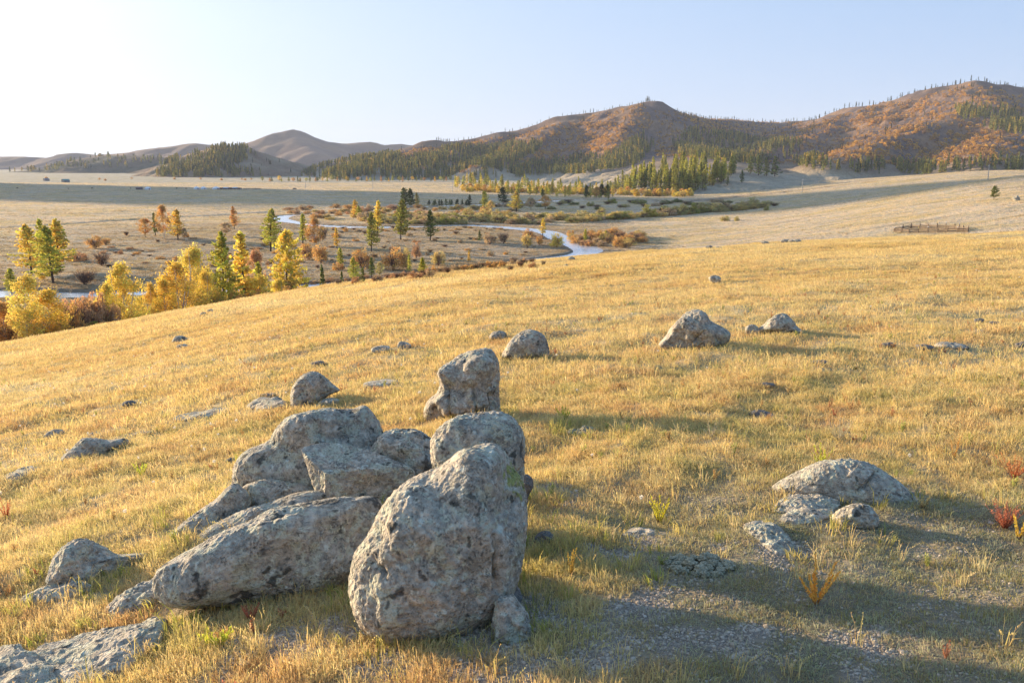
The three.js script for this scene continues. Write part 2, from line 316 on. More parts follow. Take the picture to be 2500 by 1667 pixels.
// the hills beyond the left edge that shade the far plain in the evening
{
  const across = [Math.cos(SUN_AZ), Math.sin(SUN_AZ)]; // across the sunlight, on the ground: (x, d)
  const P = [], I = [], C = [], U = [], n = 70, m = 24;
  const T = Math.tan(SUN_EL), reach = (p) => (Math.max(T * 1850 * sstep(350, 430, p), (T * 2500 + 18) * sstep(450, 510, p)) + T * 110 * N2(p * 0.012, 2) * sstep(350, 430, p)) * sstep(840, 730, p);
  for (let i = 0; i <= n; i++) for (let j = 0; j <= m; j++) {
    const p = lerp(300, 1010, i / n), s = lerp(-420, 420, j / m), along = 2300;
    const x = across[0] * p - Math.sin(SUN_AZ) * (along + s), d = across[1] * p + Math.cos(SUN_AZ) * (along + s);
    const h = reach(p) * Math.max(0, Math.cos(clamp(Math.abs(s) / 420) * Math.PI / 2)) ** 1.4;
    P.push(x, FLOOR - 3 + h + 3 * fbm(x * 0.02, d * 0.02), -d); C.push(...heathTint(x, d, 40 + FLOOR + h)); U.push(x / 60, d / 60);
    if (i && j) { const k = i * (m + 1) + j, q = k - m - 2; I.push(q, k - 1, k, q, k, q + 1); }
  }
  const g = new THREE.BufferGeometry();
  g.setAttribute('position', new THREE.Float32BufferAttribute(P, 3)); g.setAttribute('color', new THREE.Float32BufferAttribute(C, 3)); g.setAttribute('uv', new THREE.Float32BufferAttribute(U, 2));
  g.setIndex(I); g.computeVertexNormals();
  tag(mesh('hill', g, hillMat), 'brown hill beyond the left edge that shades the plain', null, null, 'structure');
}

// ---------- river ----------
{
  const ripA = tileNoise(512, 18, 31, 5);
  const rip = dataTex(512, (i) => [ripA[i], ripA[i], ripA[i]]);
  const water = new THREE.MeshPhysicalMaterial({ color: rgb(0.86, 0.87, 0.88), metalness: 0.55, roughness: 0.18, ior: 1.4, bumpMap: rip, bumpScale: 0.06 });
  const P = [], U = [], I = [];
  river.forEach(([x, d], i) => {
    const a = river[Math.max(0, i - 1)], b = river[Math.min(river.length - 1, i + 1)], tx = b[0] - a[0], td = b[1] - a[1], l = Math.hypot(tx, td), w = riverWidth(i) * 0.5 + 4.5;
    for (let k = -1; k <= 1; k += 2) { const X = x - td / l * w * k, D = d + tx / l * w * k; P.push(X, WATER, -D); U.push(X / 7, D / 7); }
    if (i) { const q = i * 2; I.push(q - 2, q - 1, q + 1, q - 2, q + 1, q); }
  });
  const g = new THREE.BufferGeometry();
  g.setAttribute('position', new THREE.Float32BufferAttribute(P, 3)); g.setAttribute('uv', new THREE.Float32BufferAttribute(U, 2)); g.setIndex(I); g.computeVertexNormals();
  if (g.attributes.normal.getY(2) < 0) { g.setIndex(I.map((_, k) => I[k - k % 3 + 2 - k % 3])); g.computeVertexNormals(); }
  tag(mesh('river', g, water), 'bright narrow river winding through the meadow', null, null, 'structure');
}

// ---------- boulders and outcrops ----------
const grainTile = (() => { // crystals of granite: pale, grey and dark specks
  const a = tileNoise(1024, 76, 71, 3), b = tileNoise(1024, 40, 72, 3), c = tileNoise(1024, 12, 73, 6);
  const tone = (i) => { const q = a[i] * 0.55 + b[i] * 0.45; return 0.98 + 1.5 * (q - 0.5) + 1.0 * (c[i] - 0.5) - 0.50 * sstep(0.58, 0.68, b[i]) + 0.45 * sstep(0.62, 0.76, a[i]); };
  return { map: dataTex(1024, (i) => { const v = tone(i) * 0.92; return [v, v * 0.985, v * 0.965]; }), bump: dataTex(1024, (i) => { const v = 0.35 * a[i] + 0.3 * b[i] + 0.5 * c[i] - 0.08; return [v, v, v]; }) };
})();
const stoneMat = new THREE.MeshStandardMaterial({ color: rgb(1, 1, 1), vertexColors: true, roughness: 0.95, map: grainTile.map, bumpMap: grainTile.bump, bumpScale: 0.02 });
function stoneColor(x, y, z, seed, o) { // granite with grey-green, black and pale lichens; place in metres
  const s = seed * 3.7, g = fbm3(x * 5 + s, y * 5, z * 5, 3), fine = N3(x * 30 + s, y * 30, z * 30), fine2 = N3b(x * 17, y * 17 + s, z * 17);
  let c = mix3([0.385, 0.343, 0.272], [0.515, 0.432, 0.33], sstep(-0.35, 0.4, g + 0.35 * fine2));
  const v = 1 + 0.20 * fine + 0.16 * fine2;
  c = [c[0] * v, c[1] * v, c[2] * v];
  const li = fbm3(x * 6 + s + 20, y * 6, z * 6, 3) + 0.40 * fine2 + 0.26 * fine;
  c = mix3(c, [0.48, 0.465, 0.345], 0.85 * sstep(0.14 - o.lichen, 0.24 - o.lichen, li));
  const pale = N3b(x * 14 + s, y * 14 + 9, z * 14) + 0.5 * fine;
  c = mix3(c, [0.62, 0.61, 0.50], 0.8 * sstep(0.70, 0.84, pale + o.lichen * 0.5));
  const dark = fbm3(x * 5.2 - s, y * 5.2 + 31, z * 5.2, 3) + 0.24 * fine2 + 0.22 * fine;
  c = mix3(c, [0.034, 0.030, 0.026], 0.82 * sstep(0.42 - o.dark, 0.56 - o.dark, dark));
  if (o.yellow && z > -1) { const q = Math.hypot(x - o.yellow[0], y - o.yellow[1]); c = mix3(c, [0.34, 0.36, 0.06], 0.75 * sstep(o.yellow[2], o.yellow[2] * 0.5, q + 0.05 * fine2 + 0.04 * fine)); }
  return c;
}
function outlineRadius(pts, c) { // distance from c to a smooth closed line, by angle
  const curve = new THREE.CatmullRomCurve3(pts.map(([x, y]) => new THREE.Vector3(x, y, 0)), true, 'centripetal'), P = curve.getPoints(240), n = 360, R = new Float32Array(n).fill(0);
  for (let i = 0; i < n; i++) {
    const a = i / n * 2 * Math.PI, dx = Math.cos(a), dy = Math.sin(a);
    for (let k = 0; k < P.length - 1; k++) {
      const ax = P[k].x - c[0], ay = P[k].y - c[1], ex = P[k + 1].x - P[k].x, ey = P[k + 1].y - P[k].y, den = dx * ey - dy * ex;
      if (Math.abs(den) < 1e-12) continue;
      const t = (ax * ey - ay * ex) / den, s = (ax * dy - ay * dx) / den;
      if (s >= 0 && s <= 1 && t > R[i]) R[i] = t;
    }
  }
  for (let i = 0; i < n; i++) if (!R[i]) R[i] = R[(i + n - 1) % n];
  return (a) => { const q = ((a / (2 * Math.PI)) % 1 + 1) % 1 * n, i = Math.floor(q), t = q - i; return lerp(R[i % n], R[(i + 1) % n], t); };
}
function grained(g, k) { // the grain in metres, laid on each face from the side that it turns to
  const o = g.toNonIndexed(), p = o.attributes.position.array, n = p.length / 3, uv = new Float32Array(n * 2), A = new THREE.Vector3(), B = new THREE.Vector3(), s = k / 0.62;
  for (let i = 0; i < n; i += 3) {
    const q = i * 3;
    A.set(p[q + 3] - p[q], p[q + 4] - p[q + 1], p[q + 5] - p[q + 2]); B.set(p[q + 6] - p[q], p[q + 7] - p[q + 1], p[q + 8] - p[q + 2]); A.cross(B);
    const ax = Math.abs(A.x), ay = Math.abs(A.y), az = Math.abs(A.z);
    for (let j = 0; j < 3; j++) { const e = q + j * 3, x = p[e], y = p[e + 1], z = p[e + 2], w = (i + j) * 2; if (az >= ax && az >= ay) { uv[w] = x * s; uv[w + 1] = y * s; } else if (ay >= ax) { uv[w] = x * s; uv[w + 1] = z * s + 0.37; } else { uv[w] = z * s + 0.71; uv[w + 1] = y * s; } }
  }
  o.setAttribute('uv', new THREE.BufferAttribute(uv, 2));
  return o;
}
const balls = {};
const ball = (detail) => (balls[detail] ??= (() => { const g = new THREE.IcosahedronGeometry(1, detail); g.deleteAttribute('uv'); g.deleteAttribute('normal'); return mergeVertices(g, 1e-5); })());
const rockSpots = []; // [x, d, radius] for what grows around
/* pts: outline in photograph points; foot: the point where it stands; deep: half thickness as a share of its width; back: metres it stands farther back;
   cuts: flat faces [nx, ny, nz, offset] in units of its half height, z towards the viewer; cracks: [x0, y0, x1, y1] in photograph points */
function rock(o) {
  const base = o.at ?? groundAt(...o.foot), dir = base.clone().sub(camera.position), flat = Math.hypot(dir.x, dir.z);
  if (o.back) { base.x += dir.x / flat * o.back; base.z += dir.z / flat * o.back; base.y = anyLand(base.x, -base.z); }
  const k = pixelSize(base.y, -base.z), fx = o.foot[0], fy = seenAt(base.x, base.y, -base.z)[1];
  const pts = o.pts.map(([a, b]) => [(a - fx) * k, -(b - fy) * k]);
  const xs = pts.map((p) => p[0]), ys = pts.map((p) => p[1]), w = Math.max(...xs) - Math.min(...xs), h = Math.max(...ys) - Math.min(...ys), size = Math.sqrt(w * h);
  const mid = o.mid ? [(o.mid[0] - fx) * k, -(o.mid[1] - fy) * k] : [(Math.max(...xs) + Math.min(...xs)) / 2, (Math.max(...ys) + Math.min(...ys)) / 2 - h * 0.04];
  const rad = outlineRadius(pts, mid), deep = (o.deep ?? 0.42) * w, src = ball(o.detail ?? 14).attributes.position, n = src.count, pos = new Float32Array(n * 3), col = new Float32Array(n * 3);
  const seed = o.seed ?? 1, s = seed * 5.3, rough = o.rough ?? 1, box = o.box ?? 0.8, look_ = { lichen: o.lichen ?? 0, dark: o.dark ?? 0, yellow: o.yellow && [(o.yellow[0] - fx) * k, -(o.yellow[1] - fy) * k, o.yellow[2] * k] };
  const cracks = (o.cracks ?? []).map((c) => [(c[0] - fx) * k, -(c[1] - fy) * k, (c[2] - fx) * k, -(c[3] - fy) * k]);
  const fine = (o.detail ?? 14) > 30;
  const FR = rng(seed * 131), facets = [];
  for (let i = 0; i < (o.facets ?? 0); i++) { const nx = (FR() - 0.5) * 1.5, ny = (FR() - 0.45) * 1.3, l = Math.hypot(nx, ny, 1), reach = Math.hypot(nx / l * w * 0.42, ny / l * h * 0.42, deep / l); facets.push([nx / l, ny / l, 1 / l, reach * (0.84 + 0.16 * FR())]); }
  for (let i = 0; i < n; i++) {
    const X = src.getX(i), Y = src.getY(i), Z = src.getZ(i), q = Math.hypot(X, Y), a = Math.atan2(Y, X), R = rad(a) * Math.pow(q, box);
    let x = mid[0] + Math.cos(a) * R, y = mid[1] + Math.sin(a) * R, z = Math.sign(Z) * Math.pow(Math.abs(Z), 0.9) * deep;
    const inner = 1 - 0.75 * Math.pow(q, 6); // keep the outline as seen, roughen the faces
    for (const [cx, cy, cz, off] of o.cuts ?? []) { // slice flat faces
      const l = Math.hypot(cx, cy, cz), e = ((x - mid[0]) * cx + (y - mid[1]) * cy + z * cz) / l - off * h * 0.5;
      if (e > 0) { x -= cx / l * e; y -= cy / l * e; z -= cz / l * e; }
    }
    for (const [cx, cy, cz, off] of facets) { const e = (x - mid[0]) * cx + (y - mid[1]) * cy + z * cz - off * (1 + 0.05 * N3(x / size * 3, y / size * 3, s)); if (e > 0 && q < 0.93) z -= cz * e * 0.75 * sstep(0.93, 0.6, q); }
    const px = x / size, py = y / size, pz = z / size;
    let b = 0.085 * N3(px * 2.1 + s, py * 2.1, pz * 2.1) + 0.028 * N3b(px * 5 + s, py * 5, pz * 5) + 0.008 * N3(px * 12, py * 12 + s, pz * 12);
    b *= size * inner * rough * (o.smooth ?? 1);
    let f = 0;
    if (fine) { f = 0.0040 * N3b(x * 22 + s, y * 22, z * 22) + 0.0030 * N3(x * 38, y * 38, z * 38 + s) + 0.012 * Math.min(0, N3(x * 8 + s, y * 8, z * 8) + 0.62); }
    else f = 0.006 * size * N3b(px * 30, py * 30, pz * 30);
    let crack = 0;
    for (const [ax, ay, bx, by] of cracks) {
      const ex = bx - ax, ey = by - ay, t = clamp(((x - ax) * ex + (y - ay) * ey) / (ex * ex + ey * ey)), d2 = Math.hypot(x - ax - ex * t, y - ay - ey * t) + 0.006 * N3(x * 11, y * 11, 3);
      if (z > -0.2 * deep) crack = Math.max(crack, (1 - sstep(0.003, 0.016, d2)) * (0.5 + 0.5 * sstep(0, 0.3, t) * sstep(1.05, 0.7, t)));
    }
    const nl = Math.hypot(X, Y, Z * 1.2), m = b + f - crack * 0.045;
    pos[i * 3] = x + X / nl * m; pos[i * 3 + 1] = y + Y / nl * m; pos[i * 3 + 2] = z + Z / nl * m;
    const c = fine || size > 0.15 ? stoneColor(x * (o.grain ?? 1), y * (o.grain ?? 1), z * (o.grain ?? 1), seed, look_) : [0.2, 0.18, 0.16];
    col.set(c, i * 3);
  }
  let g = new THREE.BufferGeometry();
  g.setAttribute('position', new THREE.BufferAttribute(pos, 3)); g.setAttribute('color', new THREE.BufferAttribute(col, 3)); g.setIndex(ball(o.detail ?? 14).index); g.computeVertexNormals();
  g = grained(g, o.grain ?? 1);
  const m = o.parent ? new THREE.Mesh(g, stoneMat) : mesh(o.name ?? 'boulder', g, stoneMat);
  m.castShadow = m.receiveShadow = true;
  m.position.copy(base);
  const lean = Math.atan2(EYE - base.y, flat) * (o.lean ?? 0.85);
  m.rotation.order = 'YXZ';
  m.rotation.y = Math.atan2(-base.x, -base.z);
  m.rotation.x = -lean;
  tag(m, o.label, o.category ?? 'boulder', o.group);
  const rs = Math.min(deep, w / 2) * 0.72, count = Math.max(1, Math.ceil((w * 0.86 - rs) / rs)), ca = Math.cos(m.rotation.y), sa = Math.sin(m.rotation.y);
  for (let i = 0; i < count; i++) { const t = count === 1 ? mid[0] : lerp(Math.min(...xs) + rs, Math.max(...xs) - rs, i / (count - 1)); rockSpots.push([base.x + ca * t + dir.x / flat * rs * 0.75, -base.z + sa * t - dir.z / flat * rs * 0.75, rs]); }
  return m;
}
/* a rock that barely rises from the turf: its edge on the ground, given in photograph points */
function slab(o) {
  const edge = o.pts.map(([a, b]) => groundAt(a, b)), c = edge.reduce((s, p) => s.add(p), new THREE.Vector3()).multiplyScalar(1 / edge.length);
  const pts = edge.map((p) => [p.x - c.x, p.z - c.z]), rad = outlineRadius(pts, [0, 0]), src = ball(o.detail ?? 12).attributes.position, n = src.count, pos = new Float32Array(n * 3), col = new Float32Array(n * 3);
  const xs = pts.map((p) => p[0]), w = Math.max(...xs) - Math.min(...xs), H = o.rise ?? 0.1 * w, s = (o.seed ?? 1) * 4.1, fine = (o.detail ?? 12) > 30, look_ = { lichen: o.lichen ?? 0, dark: o.dark ?? -0.05 };
  for (let i = 0; i < n; i++) {
    const X = src.getX(i), Y = src.getY(i), Z = src.getZ(i), q = Math.hypot(X, Z), R = rad(Math.atan2(Z, X)) * Math.pow(q, 0.75), x = X / (q || 1) * R, z = Z / (q || 1) * R;
    const gy = anyLand(c.x + x, -(c.z + z)) - c.y, px = x / w, pz = z / w;
    let y = gy + Math.sign(Y) * Math.pow(Math.abs(Y), 0.8) * H * (1 + 0.35 * N2(px * 2.2 + s, pz * 2.2) + 0.10 * N2b(px * 7 + s, pz * 7)) + (o.tilt ? o.tilt[0] * x / w * H * 2 + o.tilt[1] * z / w * H * 2 : 0);
    y += fine ? 0.005 * N3(x * 28, y * 28, z * 28 + s) + 0.003 * N3b(x * 70, y * 70, z * 70) : 0.02 * H * N3(px * 40, 1, pz * 40);
    pos[i * 3] = x + 0.02 * w * N3(px * 9, y / w * 9, pz * 9 + s); pos[i * 3 + 1] = y; pos[i * 3 + 2] = z + 0.02 * w * N3b(px * 9, y / w * 9, pz * 9 + s);
    col.set(stoneColor(x, y, z, o.seed ?? 1, look_), i * 3);
  }
  let g = new THREE.BufferGeometry();
  g.setAttribute('position', new THREE.BufferAttribute(pos, 3)); g.setAttribute('color', new THREE.BufferAttribute(col, 3)); g.setIndex(ball(o.detail ?? 12).index); g.computeVertexNormals();
  g = grained(g, 1);
  const m = mesh(o.name ?? 'rock_slab', g, stoneMat);
  m.position.copy(c);
  tag(m, o.label, o.category ?? 'rock', o.group);
  if (!o.open) for (const p of edge) rockSpots.push([(p.x + c.x) / 2, -(p.z + c.z) / 2, w * 0.2]);
  return m;
}
const near = (pts) => pts.map(([x, y]) => [350 + x / 1.919, 850 + y / 1.919]); // points read off an enlarged view of the pile
const nearL = (pts) => pts.map(([x, y]) => [x / 2.187, 950 + y / 2.187]);
rock({ label: 'largest boulder of the pile, egg shaped grey granite with lichen, at its front right', foot: [1075, 1548], seed: 1, detail: 90, deep: 0.42, back: 0.1, mid: near([[1400, 930]])[0], lichen: 0.02, dark: -0.03, smooth: 0.8, yellow: [1272, 1182, 30],
  pts: near([[965, 1090], [985, 985], [1060, 860], [1150, 720], [1260, 625], [1400, 560], [1530, 480], [1650, 455], [1705, 475], [1760, 560], [1800, 650], [1812, 780], [1806, 900], [1775, 1040], [1720, 1180], [1600, 1320], [1420, 1380], [1200, 1380], [1050, 1310], [985, 1200]]),
  cracks: [near([[1640, 910]])[0].concat(near([[1655, 1150]])[0]), near([[1090, 1030]])[0].concat(near([[1130, 1060]])[0])] });
rock({ label: 'small pale broken rock leaning on the right foot of the largest boulder', name: 'rock', category: 'rock', foot: [1250, 1555], seed: 2, detail: 34, deep: 0.5, lichen: 0.05, rough: 1.4,
  pts: near([[1640, 1240], [1660, 1180], [1720, 1165], [1770, 1200], [1800, 1270], [1815, 1370], [1740, 1400], [1650, 1360]]) });
rock({ label: 'fist sized pale rock wedged against the right side of the largest boulder', name: 'rock', category: 'rock', foot: [1240, 1500], seed: 3, detail: 24, deep: 0.5, rough: 1.3,
  pts: near([[1680, 1150], [1700, 1110], [1745, 1115], [1772, 1160], [1765, 1205], [1710, 1220]]) });
rock({ label: 'small rounded rock peeping out behind the right shoulder of the largest boulder', name: 'rock', category: 'rock', foot: [1285, 1240], seed: 4, detail: 24, deep: 0.5,
  pts: near([[1760, 620], [1790, 590], [1822, 610], [1826, 650], [1805, 690], [1790, 760], [1750, 740]]) });
rock({ label: 'long low boulder with black lichen stains at the front left of the pile', foot: [660, 1455], seed: 5, detail: 84, deep: 0.17, lichen: 0.03, dark: 0.10, smooth: 0.7, mid: near([[600, 960]])[0],
  box: 0.62, pts: near([[84, 1060], [100, 985], [185, 932], [350, 868], [480, 808], [600, 770], [760, 748], [900, 738], [1010, 746], [1120, 760], [1150, 900], [1100, 1080], [980, 1150], [800, 1185], [600, 1185], [380, 1175], [220, 1165], [115, 1130]]) });
rock({ label: 'pointed wedge of granite with a flat pale green top in the middle of the pile', foot: [850, 1250], seed: 6, facets: 1, detail: 64, deep: 0.32, lichen: 0.06, dark: -0.08, smooth: 0.55, box: 0.62, back: 0.12, mid: near([[1000, 620]])[0], cuts: [[0.05, 0.9, 0.75, 0.42], [0.1, -0.12, 1, 0.36], [-0.75, -0.05, 0.6, 0.86]],
  pts: near([[752, 455], [775, 432], [860, 432], [960, 440], [1050, 472], [1180, 540], [1268, 588], [1275, 630], [1230, 720], [1120, 790], [950, 800], [830, 780], [815, 700], [785, 560]]) });
rock({ label: 'broad hunched outcrop with a raised right corner at the back left of the pile', foot: [730, 1235], seed: 7, facets: 2, detail: 64, deep: 0.26, lichen: 0.02, dark: 0.07, back: 0.45, smooth: 0.9, mid: near([[800, 540]])[0],
  pts: near([[432, 660], [442, 545], [490, 472], [600, 420], [640, 370], [720, 312], [850, 294], [960, 302], [1010, 300], [1060, 284], [1085, 300], [1112, 345], [1135, 400], [1140, 480], [1100, 620], [1000, 760], [700, 800], [480, 780]]),
  cracks: [near([[470, 705]])[0].concat(near([[640, 630]])[0])] });
rock({ label: 'low block with a slanting crack at the left foot of the hunched outcrop', name: 'rock', category: 'rock', foot: [650, 1240], seed: 8, detail: 40, deep: 0.3, lichen: -0.02, back: 0.1, smooth: 0.7,
  pts: near([[455, 690], [480, 640], [560, 615], [640, 625], [760, 660], [830, 700], [830, 770], [650, 790], [480, 780]]) });
rock({ label: 'tilted slab running down to the left from the hunched outcrop', foot: [490, 1300], seed: 9, detail: 50, deep: 0.22, dark: 0.08, lichen: -0.02, back: 0.15, smooth: 0.7,
  pts: near([[80, 960], [98, 880], [200, 805], [330, 728], [430, 655], [480, 690], [500, 760], [420, 830], [300, 920], [180, 1000], [110, 1010]]) });
rock({ label: 'narrow ridge of rock between the tilted slab and the long low boulder', foot: [560, 1290], seed: 10, detail: 44, deep: 0.18, dark: 0.02, lichen: -0.03, smooth: 0.6,
  pts: near([[215, 910], [250, 870], [330, 818], [480, 762], [600, 742], [740, 715], [860, 730], [860, 800], [600, 860], [380, 920], [260, 950]]) });
rock({ label: 'small round dark boulder between the hunched outcrop and the domed boulder', foot: [1005, 1215], seed: 11, detail: 50, deep: 0.36, dark: 0.11, lichen: 0, back: 0.3,
  pts: near([[1070, 470], [1095, 425], [1135, 392], [1205, 376], [1290, 385], [1355, 432], [1400, 500], [1420, 600], [1300, 680], [1160, 640], [1080, 560]]) });
rock({ label: 'domed grey green boulder at the back right of the pile', foot: [1180, 1315], seed: 12, detail: 60, deep: 0.36, dark: 0.05, lichen: 0.05, smooth: 0.7,
  pts: near([[1345, 440], [1375, 390], [1430, 342], [1500, 310], [1600, 299], [1700, 308], [1760, 358], [1788, 440], [1782, 560], [1770, 700], [1720, 840], [1580, 880], [1420, 820], [1360, 600]]) });
rock({ label: 'upright standing stone with fluted sides rising behind the pile', foot: [1130, 1022], seed: 13, detail: 56, deep: 0.34, dark: -0.02, lichen: -0.08, rough: 1.25, mid: near([[1520, 180]])[0], lean: 0.4,
  pts: near([[1318, 350], [1330, 255], [1375, 205], [1388, 160], [1380, 110], [1450, 60], [1540, 16], [1620, 7], [1660, 40], [1673, 150], [1664, 220], [1660, 330], [1580, 360], [1420, 365]]),
  cracks: [near([[1410, 120]])[0].concat(near([[1450, 330]])[0]), near([[1545, 170]])[0].concat(near([[1560, 300]])[0]), near([[1620, 200]])[0].concat(near([[1625, 310]])[0])] });
rock({ label: 'boulder with a beak pointing to the right standing alone left of the standing stone', foot: [765, 985], seed: 14, facets: 2, detail: 40, deep: 0.34, lichen: -0.05, smooth: 0.6, lean: 0.5, mid: near([[780, 190]])[0],
  pts: near([[697, 275], [698, 190], [738, 132], [788, 109], [832, 118], [882, 168], [917, 201], [870, 222], [812, 262], [760, 285]]) });
rock({ label: 'flat rock tucked under the beak of the lone boulder', name: 'rock', category: 'rock', foot: [810, 982], seed: 15, detail: 18, deep: 0.4,
  pts: near([[800, 275], [830, 245], [880, 232], [920, 245], [935, 268], [870, 280]]) });
// left foreground
rock({ label: 'hump of grey rock with a long tail to the right, alone in the left grass', foot: [230, 1402], seed: 16, detail: 48, deep: 0.24, lichen: 0, dark: 0.02, smooth: 0.8, mid: nearL([[430, 930]])[0],
  pts: nearL([[275, 980], [290, 930], [320, 865], [385, 800], [480, 797], [560, 850], [620, 902], [760, 925], [800, 945], [760, 985], [600, 1020], [400, 1040], [300, 1030]]) });
slab({ label: 'flat slab of rock in the grass below the hump with the long tail', pts: nearL([[105, 1140], [180, 1090], [330, 1055], [470, 1050], [480, 1080], [330, 1120], [200, 1155]]), rise: 0.045, detail: 36, seed: 17 });
slab({ label: 'low rock that continues the long boulder down to the left', pts: nearL([[560, 1190], [620, 1140], [700, 1105], [790, 1060], [850, 1040], [910, 1080], [860, 1130], [720, 1190], [620, 1215]]), rise: 0.06, detail: 40, seed: 18, name: 'rock' });
slab({ label: 'broad lichen grey slab at the bottom left, its right end broken', pts: nearL([[70, 1440], [200, 1390], [380, 1345], [600, 1320], [760, 1280], [860, 1250], [850, 1370], [760, 1440], [640, 1520], [480, 1600], [200, 1560]]), rise: 0.06, detail: 56, seed: 19, lichen: 0.06, tilt: [0.3, -0.2] });
slab({ label: 'dark grey slab cut off by the bottom left corner', pts: nearL([[-120, 1440], [0, 1400], [110, 1430], [230, 1490], [320, 1560], [300, 1660], [0, 1700], [-140, 1600]]), rise: 0.075, detail: 40, seed: 20, lichen: 0.05 });
rock({ label: 'humped rock with a smaller rock behind it in the far left grass', foot: [232, 1112], seed: 21, detail: 34, deep: 0.26, smooth: 0.6, lichen: -0.05,
  pts: nearL([[335, 365], [350, 335], [400, 300], [450, 255], [510, 262], [580, 280], [660, 285], [680, 315], [600, 350], [480, 375], [380, 380]]) });
rock({ label: 'small cap of rock behind the humped rock in the far left grass', name: 'rock', category: 'rock', foot: [245, 1070], seed: 22, detail: 24, deep: 0.3, back: 0.3,
  pts: nearL([[455, 262], [480, 232], [520, 224], [560, 245], [620, 255], [640, 280], [540, 290]]) });
rock({ label: 'low dome of dark rock near the left edge of the grass', foot: [133, 1066], seed: 23, detail: 24, deep: 0.3, smooth: 0.6,
  pts: nearL([[228, 262], [250, 230], [290, 214], [330, 222], [358, 248], [330, 265]]) });
slab({ label: 'strip of flat grey rock near the left edge of the grass', pts: [[0, 1172], [30, 1155], [60, 1145], [95, 1143], [70, 1160], [30, 1178]], rise: 0.04, seed: 24, detail: 20 });
slab({ label: 'long thin strip of bare rock lying left of the lone beaked boulder', pts: [[420, 1025], [470, 1012], [530, 1002], [562, 1000], [550, 1012], [490, 1022], [440, 1030]], rise: 0.05, seed: 25, detail: 20 });
slab({ label: 'low flat rock just left of the lone beaked boulder', pts: [[600, 996], [620, 985], [660, 982], [700, 990], [690, 1000], [640, 1001]], rise: 0.08, seed: 26, detail: 20 });
// right foreground
rock({ label: 'wide whaleback of granite with a cleft in the right grass', foot: [2060, 1212], seed: 27, detail: 60, deep: 0.20, lichen: 0, dark: -0.08, smooth: 0.4, mid: [2060, 1190], lean: 0.8,
  pts: [[1890, 1216], [1912, 1190], [1955, 1160], [2010, 1130], [2060, 1121], [2110, 1124], [2150, 1140], [2200, 1175], [2245, 1215], [2240, 1238], [2100, 1256], [1950, 1240]], cracks: [[2130, 1142, 2100, 1185]] });
slab({ label: 'flat rounded slab in front of the wide whaleback', pts: [[1888, 1250], [1910, 1220], [1960, 1204], [2020, 1208], [2055, 1228], [2040, 1245], [1960, 1252]], rise: 0.03, detail: 44, seed: 28 });
slab({ label: 'lowest slab half sunk in the grass before the whaleback', pts: [[1905, 1272], [1930, 1250], [1990, 1245], [2040, 1252], [2010, 1272], [1950, 1282]], rise: 0.025, detail: 30, seed: 29 });
rock({ label: 'small pyramid shaped rock in front of the wide whaleback', name: 'rock', category: 'rock', foot: [2090, 1280], seed: 30, detail: 34, deep: 0.34, smooth: 0.6,
  pts: [[2032, 1275], [2050, 1250], [2090, 1230], [2118, 1232], [2142, 1262], [2135, 1285], [2060, 1292]] });
slab({ label: 'pale flat slab at the edge of the gravel right of the pile', pts: [[1815, 1285], [1850, 1277], [1890, 1282], [1925, 1310], [1940, 1340], [1900, 1355], [1860, 1330]], rise: 0.025, detail: 34, seed: 31, lichen: 0.05 });
rock({ label: 'small bluish stone just right of the pile, half in shade', name: 'rock', category: 'rock', foot: [1328, 1320], seed: 32, detail: 18, deep: 0.4,
  pts: [[1303, 1325], [1312, 1305], [1330, 1296], [1350, 1304], [1352, 1322], [1320, 1334]] });
slab({ label: 'flat stone at the upper edge of the gravel right of the pile', pts: [[1520, 1308], [1550, 1290], [1590, 1294], [1600, 1305], [1560, 1312]], rise: 0.02, detail: 16, seed: 33 });
// middle distance on the hillside
rock({ label: 'tall triangular boulder, biggest on the far part of the slope', foot: [1690, 842], seed: 34, facets: 3, detail: 44, deep: 0.34, lichen: -0.08, dark: -0.06, lean: 0.4, mid: [1695, 805],
  pts: [[1612, 846], [1626, 822], [1645, 795], [1668, 766], [1695, 757], [1716, 762], [1730, 782], [1760, 796], [1778, 812], [1770, 835], [1750, 848], [1680, 856]], cracks: [[1690, 835, 1720, 800]] });
rock({ label: 'pale sloping boulder right of the tall triangular one', foot: [1905, 806], seed: 35, detail: 30, deep: 0.34, lichen: -0.05, lean: 0.4,
  pts: [[1852, 808], [1870, 790], [1890, 772], [1910, 765], [1925, 772], [1945, 795], [1958, 808], [1900, 816]] });
rock({ label: 'small egg shaped stone between the two largest boulders on the far slope', name: 'rock', category: 'rock', foot: [1838, 816], seed: 36, detail: 18, deep: 0.4, lean: 0.4,
  pts: [[1821, 814], [1822, 798], [1836, 791], [1850, 798], [1858, 812], [1840, 820]] });
rock({ label: 'round topped boulder just right of and beyond the standing stone', foot: [1283, 870], seed: 37, detail: 36, deep: 0.36, lichen: -0.06, lean: 0.4, smooth: 0.7,
  pts: [[1226, 872], [1234, 850], [1252, 824], [1278, 808], [1304, 806], [1326, 818], [1338, 842], [1338, 870], [1300, 880], [1250, 880]] });
rock({ label: 'small low stone up the slope from the round topped boulder', name: 'rock', category: 'rock', foot: [1216, 826], seed: 38, detail: 16, deep: 0.4, lean: 0.4,
  pts: [[1194, 827], [1202, 812], [1220, 808], [1236, 813], [1237, 827], [1215, 832]] });
